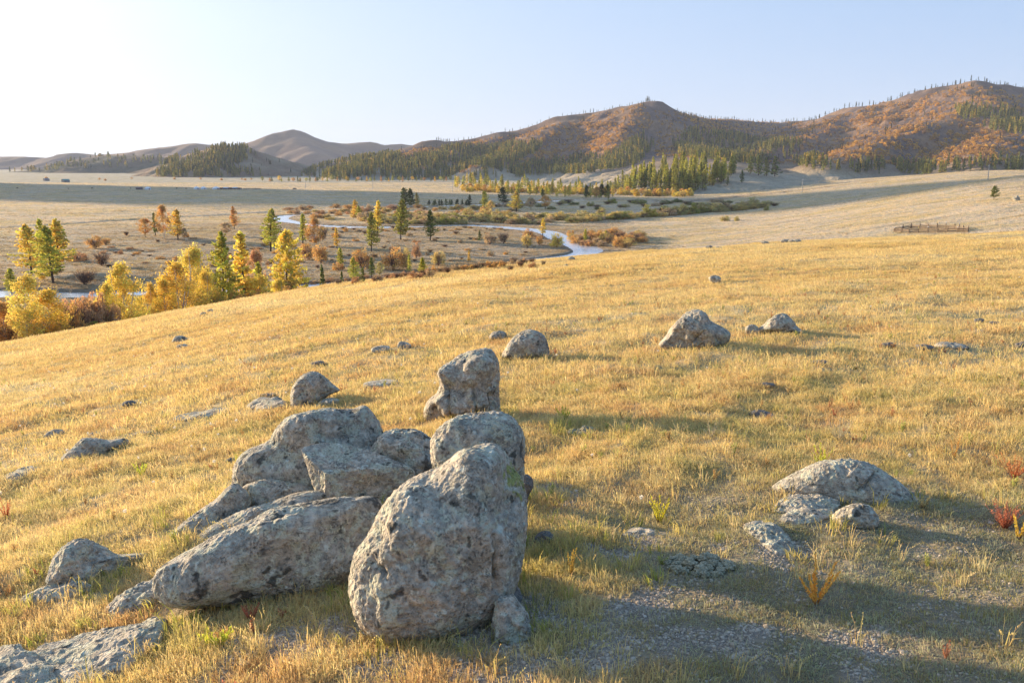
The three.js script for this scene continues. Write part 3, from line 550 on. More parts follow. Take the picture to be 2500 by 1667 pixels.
function smallRock(px, py, w, h, seed, label, name = 'rock') {
  const R = rng(seed * 77), P = [];
  for (let i = 0; i < 9; i++) { const a = i / 9 * Math.PI * 2, e = 0.85 + 0.3 * R(); P.push([px + Math.cos(a) * w / 2 * e, py - h * 0.36 - Math.sin(a) * h * 0.62 * e]); }
  rock({ label, name, category: 'rock', foot: [px, py], seed, detail: 10, deep: 0.42, lean: 0.4, pts: P, grain: 0.6 });
}
[[437, 836, 34, 17, 'rounded stone, upper of two lying close together on the left slope'], [446, 850, 30, 11, 'low stone, lower of two lying close together on the left slope'], [930, 860, 50, 18, 'flat cracked stone above and left of the standing stone'], [985, 850, 36, 17, 'round stone just right of the flat cracked stone'], [780, 892, 36, 11, 'low stone on the slope above the lone beaked boulder'],
  [935, 944, 95, 16, 'long low stone between the beaked boulder and the standing stone'], [317, 990, 34, 12, 'lone small stone in the grass far left of the beaked boulder'], [495, 770, 16, 9, 'dark stone at the foot of the golden birches'], [513, 764, 16, 10, 'pale stone at the foot of the golden birches'], [1746, 689, 30, 17, 'lone grey stone high on the empty golden slope'],
  [1731, 607, 18, 8, 'pointed stone on the far brow of the slope'], [1755, 607, 17, 6, 'flat stone on the far brow of the slope'], [1917, 592, 20, 9, 'first of three stones in a row on the far brow'], [1932, 592, 14, 7, 'middle of three stones in a row on the far brow'], [1948, 592, 20, 8, 'last of three stones in a row on the far brow'], [1868, 595, 20, 6, 'low stone left of the row of three on the far brow'],
  [2171, 848, 34, 13, 'small stone right of the two largest boulders on the far slope'], [2260, 852, 44, 11, 'thin flat stone in the right grass'], [2322, 850, 76, 13, 'long flat stone in the right grass'], [2000, 892, 42, 14, 'rounded low stone below the pale sloping boulder'], [2494, 850, 26, 16, 'stone cut by the right edge of the view'], [2392, 788, 24, 12, 'dark little stone high on the right slope'],
  [2432, 792, 30, 8, 'flat little stone high on the right slope'], [1860, 1018, 62, 16, 'flat stone in the long shadow right of the standing stone'], [1875, 942, 40, 8, 'thin stone in the reddish grass of the right slope'], [2482, 490, 16, 13, 'grey stone on the shaded slope beside the lone pine'], [1395, 635, 18, 8, 'dark stone by the river bend on the brow'], [1382, 652, 12, 7, 'small stone below the river bend on the brow'], [652, 970, 44, 10, 'low dark stone behind the flat rock by the beaked boulder'], [345, 1060, 40, 6, 'thin grey stone right of the humped rock'], [565, 1125, 30, 8, 'small flat stone left of the hunched outcrop']].forEach(([a, b, w, h, l], i) => smallRock(a, b, w, h, 50 + i, l));

// weathered heaps of dry dung lumps
const dungMat = new THREE.MeshStandardMaterial({ color: rgb(1, 1, 1), vertexColors: true, roughness: 1 });
const lumps = [0, 1, 2].map((v) => {
  const g = ball(7).clone(), p = g.attributes.position, col = new Float32Array(p.count * 3);
  for (let i = 0; i < p.count; i++) {
    const x = p.getX(i), y = p.getY(i), z = p.getZ(i), b = 1 + 0.32 * N3(x * 1.6 + v * 9, y * 1.6, z * 1.6) + 0.16 * N3b(x * 4, y * 4 + v, z * 4) + 0.06 * N3(x * 11, y * 11, z * 11);
    p.setXYZ(i, x * b, y * b * 0.72, z * b);
    const t = 0.72 + 0.5 * N3(x * 5, y * 5 + v * 3, z * 5), k = clamp(t, 0.12, 1);
    col.set([0.50 * k, 0.435 * k, 0.29 * k], i * 3);
  }
  g.setAttribute('color', new THREE.BufferAttribute(col, 3)); g.computeVertexNormals();
  return g;
});
function dungHeap(px, py, wpx, hpx, count, seed, label) {
  const R = rng(seed), c = groundAt(px, py), k = pixelSize(c.y, -c.z), o = new THREE.Group();
  o.name = numbered('dung_heap'); o.position.copy(c); scene.add(o); tag(o, label, 'dung heap');
  const tilt = Math.sin(Math.atan2(EYE - c.y, -c.z));
  const put = [];
  for (let i = 0, tries = 0; i < count && tries < 900; tries++) {
    const a = R() * 6.28, q = Math.sqrt(R()), x = Math.cos(a) * q * wpx * k / 2, z = Math.sin(a) * q * hpx * k / 2 / tilt, s = (0.045 + 0.075 * R()) * wpx * k * (1 - 0.25 * q) * (count < 20 ? 1.5 : 1);
    if (put.some(([px_, pz_, ps]) => Math.hypot(x - px_, z - pz_) < (s + ps) * 0.62)) continue;
    put.push([x, z, s]); i++;
    const m = mesh('lump', lumps[i % 3], dungMat, o);
    m.position.set(x, land(c.x + x, -c.z - z) - c.y + s * 0.45 + (1 - q) * wpx * k * 0.17 * R(), z);
    m.scale.set(s, s * (0.8 + 0.4 * R()), s); m.rotation.set(R() - 0.5, R() * 6, R() - 0.5);
  }
  rockSpots.push([c.x, -c.z, wpx * k * 0.4]);
}
dungHeap(1710, 1388, 160, 50, 44, 5, 'large grey heap of dried dung lumps in the shade right of the pile');
dungHeap(1606, 1370, 12, 8, 3, 6, 'few stray dung lumps left of the large heap');
dungHeap(1418, 1060, 66, 16, 16, 7, 'small pale heap of dung lumps below the shadow of the standing stone');

// ---------- builders for foliage ----------
class Leaves { // many small faces gathered into one crown
  constructor() { this.p = []; this.c = []; this.n = []; }
  face(x, y, z, s, R, tint, stretch = 1) {
    // a small leaf of four corners, turned at random
    const a = R() * 6.283, u = R() * 2 - 1, q = Math.sqrt(1 - u * u), nx = q * Math.cos(a), ny = u, nz = q * Math.sin(a);
    let tx = -nz, ty = 0.3 * (R() - 0.5), tz = nx; let l = Math.hypot(tx, ty, tz) || 1; tx /= l; ty /= l; tz /= l;
    const bx = ny * tz - nz * ty, by = nz * tx - nx * tz, bz = nx * ty - ny * tx, w = s * 0.5, h = s * 0.5 * stretch;
    const v = [[-w, 0], [0, -h], [w, 0], [0, h]].map(([i, j]) => [x + tx * i + bx * j, y + ty * i + by * j, z + tz * i + bz * j]);
    for (const k of [0, 1, 2, 0, 2, 3]) { this.p.push(...v[k]); this.c.push(...tint); }
  }
  blade(x, y, z, dx, dy, dz, w, tint, R) { // a thin pointed twig or stalk
    const a = R() * 6.283, sx = Math.cos(a) * w, sz = Math.sin(a) * w;
    this.p.push(x - sx, y, z - sz, x + sx, y, z + sz, x + dx, y + dy, z + dz);
    for (let k = 0; k < 3; k++) this.c.push(...tint);
  }
  build() {
    const g = new THREE.BufferGeometry();
    g.setAttribute('position', new THREE.Float32BufferAttribute(this.p, 3)); g.setAttribute('color', new THREE.Float32BufferAttribute(this.c, 3)); g.computeVertexNormals();
    return g;
  }
}
function limb(pts, r0, r1, sides = 6) { // a tapered stem along points
  const curve = new THREE.CatmullRomCurve3(pts.map((p) => new THREE.Vector3(...p))), n = Math.max(3, pts.length * 2), g = new THREE.TubeGeometry(curve, n, 1, sides, false), p = g.attributes.position;
  for (let i = 0; i <= n; i++) { const c = curve.getPointAt(i / n), r = lerp(r0, r1, i / n); for (let j = 0; j <= sides; j++) { const k = i * (sides + 1) + j; p.setXYZ(k, c.x + (p.getX(k) - c.x) * r, c.y + (p.getY(k) - c.y) * r, c.z + (p.getZ(k) - c.z) * r); } }
  g.computeVertexNormals(); g.deleteAttribute('uv');
  return g;
}
const vary = (R, a) => { const v = 1 + a * (R() - 0.5) * 2, w = 1 + a * 0.8 * (R() - 0.5); return [v, v * w, v * (1 + a * 0.4 * (R() - 0.5))]; };

// prototypes stand 1 metre tall and are scaled to size; [trunk geometry, crown geometry]
function larch(seed, { width = 0.42, boughs = 150, per = 30, leaf = 0.021, bare = 0.14, droop = 0.0, ragged = 0.6, fat = 0.66 } = {}) {
  const R = rng(seed), L = new Leaves(), wood = [limb([[0, -0.03, 0], [0.006 * (R() - 0.5), 0.35, 0.006], [0, 0.7, 0], [0, 0.985, 0]], 0.014, 0.002)];
  for (let i = 0; i < boughs; i++) {
    const t = Math.pow((i + R()) / boughs, 0.86), y = bare + (0.99 - bare) * t, a = i * 2.399 + R() * 0.7;
    if (R() < 0.8 && N2(Math.cos(a) * 1.3 + seed * 3.1, Math.sin(a) * 1.3 + t * 7) < -0.42) continue;
    const len = width * 0.5 * Math.pow(1 - t, fat) * (1 - ragged * R()) * (0.9 + 0.22 * Math.sin(a + seed) + 0.16 * Math.sin(3 * a + seed * 2 + 9 * t)) * Math.min(1, 0.55 + t * 4) + 0.012, rise = (0.10 + 0.35 * t - droop) * len;
    const dx = Math.cos(a), dz = Math.sin(a);
    if (i % 3 === 0 && t < 0.85) wood.push(limb([[0, y, 0], [dx * len * 0.5, y + rise * 0.3, dz * len * 0.5], [dx * len * 0.92, y + rise * 0.9, dz * len * 0.92]], 0.0038 * (1.1 - t), 0.0010, 3));
    const m = Math.max(4, Math.round(per * (0.25 + len / (width * 0.5))));
    const tint = vary(R, 0.32);
    for (let k = 0; k < m; k++) {
      const s = 0.12 + 0.9 * Math.pow(R(), 0.75), side = (R() - 0.5) * 0.42 * len * (1.15 - s * 0.6);
      const x = dx * len * s - dz * side, z = dz * len * s + dx * side, yy = y + rise * s * s + (R() - 0.62) * 0.030;
      const tt = vary(R, 0.12);
      L.face(x, yy, z, leaf * (0.7 + 0.7 * R()), R, [tint[0] * tt[0], tint[1] * tt[1], tint[2] * tt[2]], 1.3);
    }
  }
  return [mergeGeometries(wood.map((g) => g.toNonIndexed())), L.build()];
}
function birch(seed, { width = 0.6, stems = 1, clumps = 70, per = 85, leaf = 0.022, bare = 0.18, top = 0.72 } = {}) {
  const R = rng(seed), L = new Leaves(), wood = [];
  for (let s = 0; s < stems; s++) {
    const a = s * 2.4 + R(), sp = stems > 1 ? width * 0.26 : 0.02, tx = Math.cos(a) * sp, tz = Math.sin(a) * sp;
    const H = 0.95 - 0.12 * s / Math.max(1, stems) * (0.5 + R());
    wood.push(limb([[tx * 0.15, -0.03, tz * 0.15], [tx * 0.45 + 0.01 * (R() - 0.5), H * 0.35, tz * 0.45], [tx * 0.85 + 0.02 * (R() - 0.5), H * 0.7, tz * 0.85], [tx, H, tz]], 0.012, 0.002));
  }
  for (let i = 0; i < clumps; i++) {
    const t = R(), y = bare + (0.97 - bare) * t, prof = Math.sin(Math.PI * Math.pow(clamp((y - bare) / (1 - bare)) * 0.94 + 0.04, top)) * (0.85 + 0.3 * R());
    const a = R() * 6.283, q = Math.pow(R(), 0.45) * width * 0.5 * prof, x = Math.cos(a) * q, z = Math.sin(a) * q, spread = 0.036 + 0.03 * R();
    if (i % 2 === 0) wood.push(limb([[0, Math.max(0.08, y - q * 0.9 - 0.08), 0], [x * 0.5, y - q * 0.3 - 0.03, z * 0.5], [x, y, z]], 0.0034, 0.0008, 3));
    const tint = vary(R, 0.30);
    for (let k = 0; k < per; k++) {
      const gx = R() + R() + R() - 1.5, gy = R() + R() + R() - 1.5, gz = R() + R() + R() - 1.5, tt = vary(R, 0.16);
      L.face(x + gx * spread * 1.5, y + gy * spread * 1.5 - 0.01, z + gz * spread * 1.5, leaf * (0.65 + 0.7 * R()), R, [tint[0] * tt[0], tint[1] * tt[1], tint[2] * tt[2]]);
    }
  }
  return [mergeGeometries(wood.map((g) => g.toNonIndexed())), L.build()];
}
function willow(seed, { width = 1.0, stems = 6, clumps = 44, per = 40, leaf = 0.040, bare = 0.14, twigs = 160, low = true } = {}) { // a bushy shrub on several crooked stems
  const R = rng(seed), L = new Leaves(), W = new Leaves(), wood = [];
  for (let s = 0; s < stems; s++) { const a = s * 2.4 + R(), q = width * (0.16 + 0.24 * R()); wood.push(limb([[0.02 * Math.cos(a), -0.04, 0.02 * Math.sin(a)], [q * 0.45 * Math.cos(a), 0.34, q * 0.45 * Math.sin(a)], [q * Math.cos(a + 0.2), 0.74, q * Math.sin(a + 0.2)]], 0.018, 0.004, 4)); }
  for (let i = 0; i < clumps; i++) {
    const a = R() * 6.283, e = Math.acos(1 - R() * 1.25), q = 0.55 + 0.45 * R(), x = Math.cos(a) * Math.sin(e) * q * width * 0.45, z = Math.sin(a) * Math.sin(e) * q * width * 0.45, y = bare + (0.93 - bare) * (low ? Math.pow(R(), 1.2) * Math.sqrt(Math.max(0.05, 1 - (Math.sin(e) * q) ** 2 * 0.8)) : clamp(0.45 + 0.55 * Math.cos(e) * q)), tint = vary(R, 0.22), spread = 0.10;
    for (let k = 0; k < per; k++) { const tt = vary(R, 0.16); L.face(x + (R() + R() - 1) * spread * 1.5, y + (R() + R() - 1) * spread * 1.3, z + (R() + R() - 1) * spread * 1.5, leaf * (0.6 + 0.8 * R()), R, [tint[0] * tt[0], tint[1] * tt[1], tint[2] * tt[2]], 1.3); }
  }
  for (let i = 0; i < twigs; i++) { const a = R() * 6.283, q = Math.sqrt(R()) * width * 0.45, y = 0.05 + 0.4 * R(); W.blade(Math.cos(a) * q * 0.35, y, Math.sin(a) * q * 0.35, Math.cos(a) * q * 0.75, (0.9 - y) * (0.6 + 0.4 * R()), Math.sin(a) * q * 0.75, 0.006, [1, 1, 1], R); }
  const w = mergeGeometries(wood.map((g) => g.toNonIndexed())), tw = W.build(); tw.deleteAttribute('color');
  return [mergeGeometries([w, tw]), L.build()];
}
const barkMat = std(rgb(0.085, 0.06, 0.045)), barkWarm = std(rgb(0.13, 0.085, 0.055)), birchBark = std(rgb(0.52, 0.48, 0.43)), twigMat = std(rgb(0.17, 0.10, 0.07));
const leafOf = (r, g, b) => leafMat({ color: rgb(r, g, b) });
const LEAF = {
  yellow: leafOf(0.80, 0.64, 0.13), lemon: leafOf(0.80, 0.64, 0.15), gold: leafOf(0.77, 0.55, 0.10), orange: leafOf(0.68, 0.41, 0.135), rust: leafOf(0.56, 0.33, 0.16), tan: leafOf(0.57, 0.42, 0.235),
  lime: leafOf(0.54, 0.50, 0.085), olive: leafOf(0.36, 0.335, 0.07), green: leafOf(0.19, 0.215, 0.055), dark: leafOf(0.095, 0.12, 0.04), sage: leafOf(0.54, 0.455, 0.18), pale: leafOf(0.66, 0.50, 0.17),
};
const KIND = {
  larch: [1, 2, 3].map((s) => larch(100 + s, { width: [0.44, 0.5, 0.38][s - 1] })),
  slim: [1, 2].map((s) => larch(120 + s, { width: 0.30, boughs: 120, per: 20, fat: 0.66, leaf: 0.023 })),
  wide: [1, 2].map((s) => larch(130 + s, { width: 0.66, boughs: 170, per: 36, droop: 0.12, ragged: 0.5, leaf: 0.022, bare: 0.06, fat: 0.6 })),
  pine: [1, 2].map((s) => larch(140 + s, { width: 0.62, boughs: 80, per: 34, fat: 0.55, leaf: 0.034, ragged: 0.5, bare: 0.16 })),
  birch: [1, 2].map((s) => birch(150 + s, { width: 0.56 })),
  full: [1, 2].map((s) => birch(160 + s, { width: 0.72, stems: 4, clumps: 120, per: 80, bare: 0.05, top: 0.62, leaf: 0.021 })),
  round: [1, 2].map((s) => birch(170 + s, { width: 0.85, clumps: 60, bare: 0.28, top: 0.9, leaf: 0.026 })),
  willow: [1, 2, 3].map((s) => willow(180 + s)),
  bush: [1, 2, 3].map((s) => willow(190 + s, { width: 1.35, bare: 0.05, clumps: 60, per: 44, leaf: 0.05, twigs: 60, low: true })),
  bare: [1, 2].map((s) => willow(200 + s, { width: 1.15, bare: 0.12, clumps: 26, per: 26, leaf: 0.03, twigs: 420, low: true })),
  sapling: [1, 2].map((s) => larch(210 + s, { width: 0.5, boughs: 60, per: 22, leaf: 0.042, bare: 0.03, fat: 0.9 })),
};
const WOOD = { birch: birchBark, full: birchBark, round: barkWarm, willow: twigMat, bush: twigMat, bare: twigMat, pine: barkWarm };
const NAME = { larch: 'larch_tree', slim: 'larch_tree', wide: 'larch_tree', pine: 'pine_tree', birch: 'birch_tree', full: 'birch_tree', round: 'birch_tree', willow: 'willow_shrub', bush: 'shrub', bare: 'bare_shrub', sapling: 'young_spruce' };
let turn = 1;
const models = new Map();
function plant(kind, leaf, where, height, wide, label, group, variant) {
  const list = KIND[kind], v = (variant ?? turn) % list.length, key = kind + v;
  let o = models.get(key);
  if (!o) {
    o = new THREE.Group();
    mesh(/willow|bush|bare/.test(kind) ? 'stems' : 'trunk', list[v][0], WOOD[kind] ?? barkMat, o); mesh(/willow|bush|bare/.test(kind) ? 'foliage' : 'crown', list[v][1], LEAF.green, o);
    models.set(key, o);
  }
  o = o.clone();
  o.children[1].material = LEAF[leaf];
  o.name = numbered(NAME[kind]);
  o.position.copy(where); o.rotation.set(0.05 * Math.sin(turn * 1.7), (turn * 2.399) % 6.283, 0.05 * Math.sin(turn * 2.9)); turn++;
  o.scale.set(height * wide, height, height * wide);
  scene.add(o);
  return tag(o, label, /willow|bush|bare/.test(kind) ? 'shrub' : 'tree', group);
}
const WIDTH = { larch: 0.44, slim: 0.30, wide: 0.66, pine: 0.6, birch: 0.56, full: 0.74, round: 0.85, willow: 1.0, bush: 1.35, bare: 1.1, sapling: 0.5 };
// [kind, leaf, foot x, foot y or depth (negative: metres), top y, width in points, label]
function placeTree([kind, leaf, px, foot, top, wpx, label, group]) {
  let p;
  if (foot > 0) p = groundAt(px, foot); else { const d = -foot, { u } = look(px, 600), x = u * d; p = new THREE.Vector3(x, anyLand(x, d), -d); const k = seenAt(x, p.y, d)[0]; p.x += (px - k) * pixelSize(p.y, d); p.y = anyLand(p.x, d); }
  const d = -p.z, h = Math.max(0.4, EYE + look(px, top).v * d - p.y), w = wpx * pixelSize(p.y, d) * (/larch|slim|wide|pine|sapling/.test(kind) ? 1.22 : 1.08);
  return plant(kind, leaf, p, h, clamp(w / h / WIDTH[kind], 0.5, 2.8), label, group);
}
[
  ['larch', 'yellow', 76, 671, 546, 78, 'yellow larch with a bare dark trunk, leftmost of the far left clump'],
  ['larch', 'yellow', 146, 664, 533, 92, 'tallest and widest yellow larch of the far left clump'],
  ['slim', 'lime', 107, 668, 534, 46, 'larch half hidden inside the far left clump, only its top showing'],
  ['larch', 'lime', 129, 692, 550, 90, 'yellow green larch standing in front of the far left clump'],
  ['birch', 'yellow', 106, 686, 640, 34, 'small white stemmed birch under the far left clump'],
  ['slim', 'lime', 27, 720, 655, 44, 'small green larch at the left edge of the riverside trees'],
  ['birch', 'lemon', 66, -100, 669, 92, 'pale yellow birch with white trunk, nearest the left edge'],
  ['birch', 'gold', 121, -104, 706, 86, 'golden birch just right of the pale yellow birch at the left'],
  ['full', 'yellow', 305, -124, 640, 112, 'dense bright yellow birch standing alone right of the brown scrub'],
  ['full', 'lemon', 476, -158, 599, 118, 'tall pale yellow birch behind the golden birch cluster'],
  ['full', 'gold', 440, -138, 640, 128, 'golden orange birch with several white trunks before the tall pale one'],
  ['birch', 'gold', 408, -134, 680, 56, 'small golden birch at the left foot of the golden cluster'],
  ['full', 'gold', 372, -130, 690, 50, 'low golden birch filling the gap left of the golden cluster'],
  ['full', 'gold', 505, -150, 660, 70, 'golden birch in the gap between the golden cluster and the tall larch'],
  ['birch', 'yellow', 268, -120, 690, 54, 'small yellow birch at the left foot of the dense bright yellow one'],
  ['birch', 'orange', 18, -104, 735, 70, 'low orange birch at the left edge of the slope'],
  ['slim', 'lime', 640, -172, 640, 50, 'short yellow green larch between the slim larch and the layered yellow one'],
  ['larch', 'lime', 553, -160, 566, 104, 'tall yellow green larch right of the golden birches'],
  ['slim', 'yellow', 597, -168, 566, 86, 'slim yellow larch beside the taller larch right of the birches'],
  ['wide', 'yellow', 701, -178, 561, 134, 'broad yellow larch with layered boughs at the foot of the slope'],
  ['larch', 'lime', 660, 614, 509, 70, 'large yellow green larch on the meadow above the layered larch'],
  ['round', 'orange', 354, 580, 533, 42, 'round orange birch, leftmost of four on the open plain'],
  ['slim', 'green', 379, 575, 519, 22, 'small green larch between the orange trees on the open plain'],
  ['birch', 'orange', 400, 580, 500, 36, 'tallest orange birch with a white trunk on the open plain'],
  ['larch', 'gold', 434, 586, 510, 46, 'orange larch, rightmost of four on the open plain'],
  ['round', 'tan', 450, 586, 556, 18, 'tiny tan tree leaning on the rightmost orange larch'],
  ['larch', 'orange', 571, 560, 503, 32, 'orange larch standing between the open plain and the big green larch'],
  ['round', 'tan', 551, 575, 543, 40, 'brownish round tree left of the orange larch'],
  ['willow', 'orange', 231, 607, 573, 42, 'orange shrub right of the far left larch clump'],
  ['willow', 'orange', 258, 598, 579, 26, 'small orange shrub next to the one right of the larch clump'],
  ['bush', 'rust', 190, 637, 612, 48, 'rusty low shrub at the right foot of the far left clump'],
  ['bare', 'rust', 248, 650, 606, 46, 'nearly bare brown shrub on the meadow above the river'],
  ['bare', 'rust', 208, 694, 652, 66, 'wide bare shrub on the river bank below the larch clump'],
  ['slim', 'lime', 739, 597, 521, 32, 'slim yellow green larch beside the white trunked orange birch'],
  ['birch', 'orange', 768, 600, 530, 42, 'thin orange birch with a white trunk near the river'],
  ['bare', 'tan', 788, 586, 546, 34, 'bare brownish shrub behind the thin orange birch'],
  ['slim', 'gold', 822, 607, 556, 20, 'small narrow orange larch alone on the meadow'],
  ['willow', 'orange', 752, 634, 592, 50, 'orange shrub below the white trunked birch'],
  ['willow', 'orange', 783, 643, 592, 42, 'round orange willow right of the layered yellow larch'],
  ['slim', 'lime', 831, 656, 604, 26, 'small yellow green larch with an orange bush at its foot'],
  ['bush', 'orange', 826, 660, 638, 32, 'orange bush at the foot of a small larch'],
  ['sapling', 'green', 793, -186, 646, 32, 'young green spruce right of the layered yellow larch'],
  ['sapling', 'green', 838, -190, 662, 26, 'young green spruce, second right of the layered yellow larch'],
  ['round', 'rust', 630, -190, 610, 44, 'rust brown tree between the slim and the layered larch'],
  ['larch', 'olive', 906, 614, 518, 48, 'dark olive larch, left of the three on the river meadow'],
  ['slim', 'yellow', 921, 575, 489, 36, 'yellow larch directly behind the left of the three meadow larches'],
  ['larch', 'olive', 978, 586, 485, 54, 'tallest dark olive larch, middle of the three on the river meadow'],
  ['larch', 'green', 1050, 587, 512, 42, 'dark green larch, right of the three on the river meadow'],
  ['pine', 'dark', 987, 510, 458, 34, 'dark pine above the tallest meadow larch, left of a pair'],
  ['pine', 'dark', 1003, 509, 459, 26, 'dark pine above the tallest meadow larch, right of a pair'],
  ['larch', 'sage', 1018, 507, 469, 20, 'olive tan larch right of the dark pine pair'],
  ['larch', 'gold', 867, 531, 487, 24, 'golden larch on the inner river bank'],
  ['larch', 'lime', 876, 533, 501, 22, 'yellow green larch touching the golden one on the river bank'],
  ['sapling', 'green', 1171, 587, 564, 20, 'small green spruce alone on the river meadow'],
  ['willow', 'tan', 1196, 597, 564, 29, 'tan willow right of the small spruce on the meadow'],
  ['bare', 'tan', 1229, 594, 560, 34, 'nearly bare dark stemmed willow on the meadow'],
  ['willow', 'pale', 1288, 604, 568, 32, 'yellow willow left of the river bend'],
  ['willow', 'orange', 1291, 582, 556, 30, 'orange willow behind the yellow one left of the river bend'],
  ['slim', 'yellow', 1325, 575, 532, 22, 'bright yellow little larch on the river bank at the bend'],
  ['willow', 'orange', 1317, 598, 575, 18, 'tiny orange willow below the bright yellow larch'],
  ['willow', 'yellow', 1359, 604, 565, 36, 'yellow willow leaning over the river bend'],
  ['willow', 'orange', 885, 655, 605, 58, 'wide orange willow above the green saplings'],
  ['larch', 'lime', 864, 688, 628, 40, 'yellow green young larch at the foot of the slope below the orange willow'],
  ['sapling', 'green', 886, 690, 652, 22, 'small green spruce beside the yellow green young larch'],
  ['slim', 'green', 907, 677, 628, 24, 'narrow green larch at the foot of the slope'],
  ['round', 'sage', 927, 677, 640, 24, 'olive tan small tree right of the narrow green larch'],
  ['willow', 'orange', 961, 659, 598, 60, 'largest orange willow on the lower meadow'],
  ['willow', 'pale', 992, 658, 603, 30, 'tall narrow orange willow right of the largest one'],
  ['slim', 'lime', 1000, 668, 622, 16, 'thin lime larch between the willows on the lower meadow'],
  ['willow', 'rust', 1016, 631, 587, 24, 'upright rusty willow in the middle of the lower meadow'],
  ['larch', 'lime', 1030, 672, 628, 34, 'yellow green larch with orange bushes at its foot near the slope'],
  ['willow', 'pale', 1070, 649, 609, 34, 'thin pale orange willow right of the middle of the meadow'],
  ['slim', 'gold', 1144, 640, 611, 12, 'tiny golden sapling alone on the lower meadow'],
  ['slim', 'lime', 1429, 594, 558, 14, 'thin lime larch in the orange thicket by the river'],
  ['slim', 'lime', 1479, 588, 562, 14, 'second thin lime larch in the orange thicket by the river'],
  ['larch', 'lime', 1183, 515, 465, 30, 'yellow green larch in the far riverside belt'],
  ['pine', 'dark', 1228, 498, 457, 32, 'dark spreading pine in the far riverside belt'],
  ['larch', 'yellow', 1261, 517, 466, 44, 'broad yellow larch in the far riverside belt'],
  ['round', 'orange', 1331, 512, 477, 30, 'orange birch in the far riverside belt'],
  ['round', 'pale', 1198, 519, 490, 26, 'pale orange birch in front of the far riverside larch'],
  ['round', 'tan', 1296, 512, 482, 26, 'tan birch between the broad yellow larch and the orange birch'],
  ['sapling', 'dark', 1147, 501, 475, 22, 'dark little spruce at the left end of the far riverside belt'],
  ['pine', 'dark', 1431, 484, 452, 18, 'dark narrow pine before the far hedge of willows'],
  ['pine', 'dark', 1468, 483, 448, 24, 'dark pine, left of a pair near the grove'],
  ['pine', 'dark', 1482, 483, 450, 20, 'dark pine, right of a pair near the grove'],
  ['round', 'orange', 1456, 484, 456, 22, 'orange tree left of the dark pine pair near the grove'],
  ['larch', 'green', 1325, 482, 460, 18, 'dark larch top behind the orange birch of the riverside belt'],
  ['pine', 'green', 2428, 487, 453, 26, 'lone green pine on the shaded right slope'],
].forEach(placeTree);
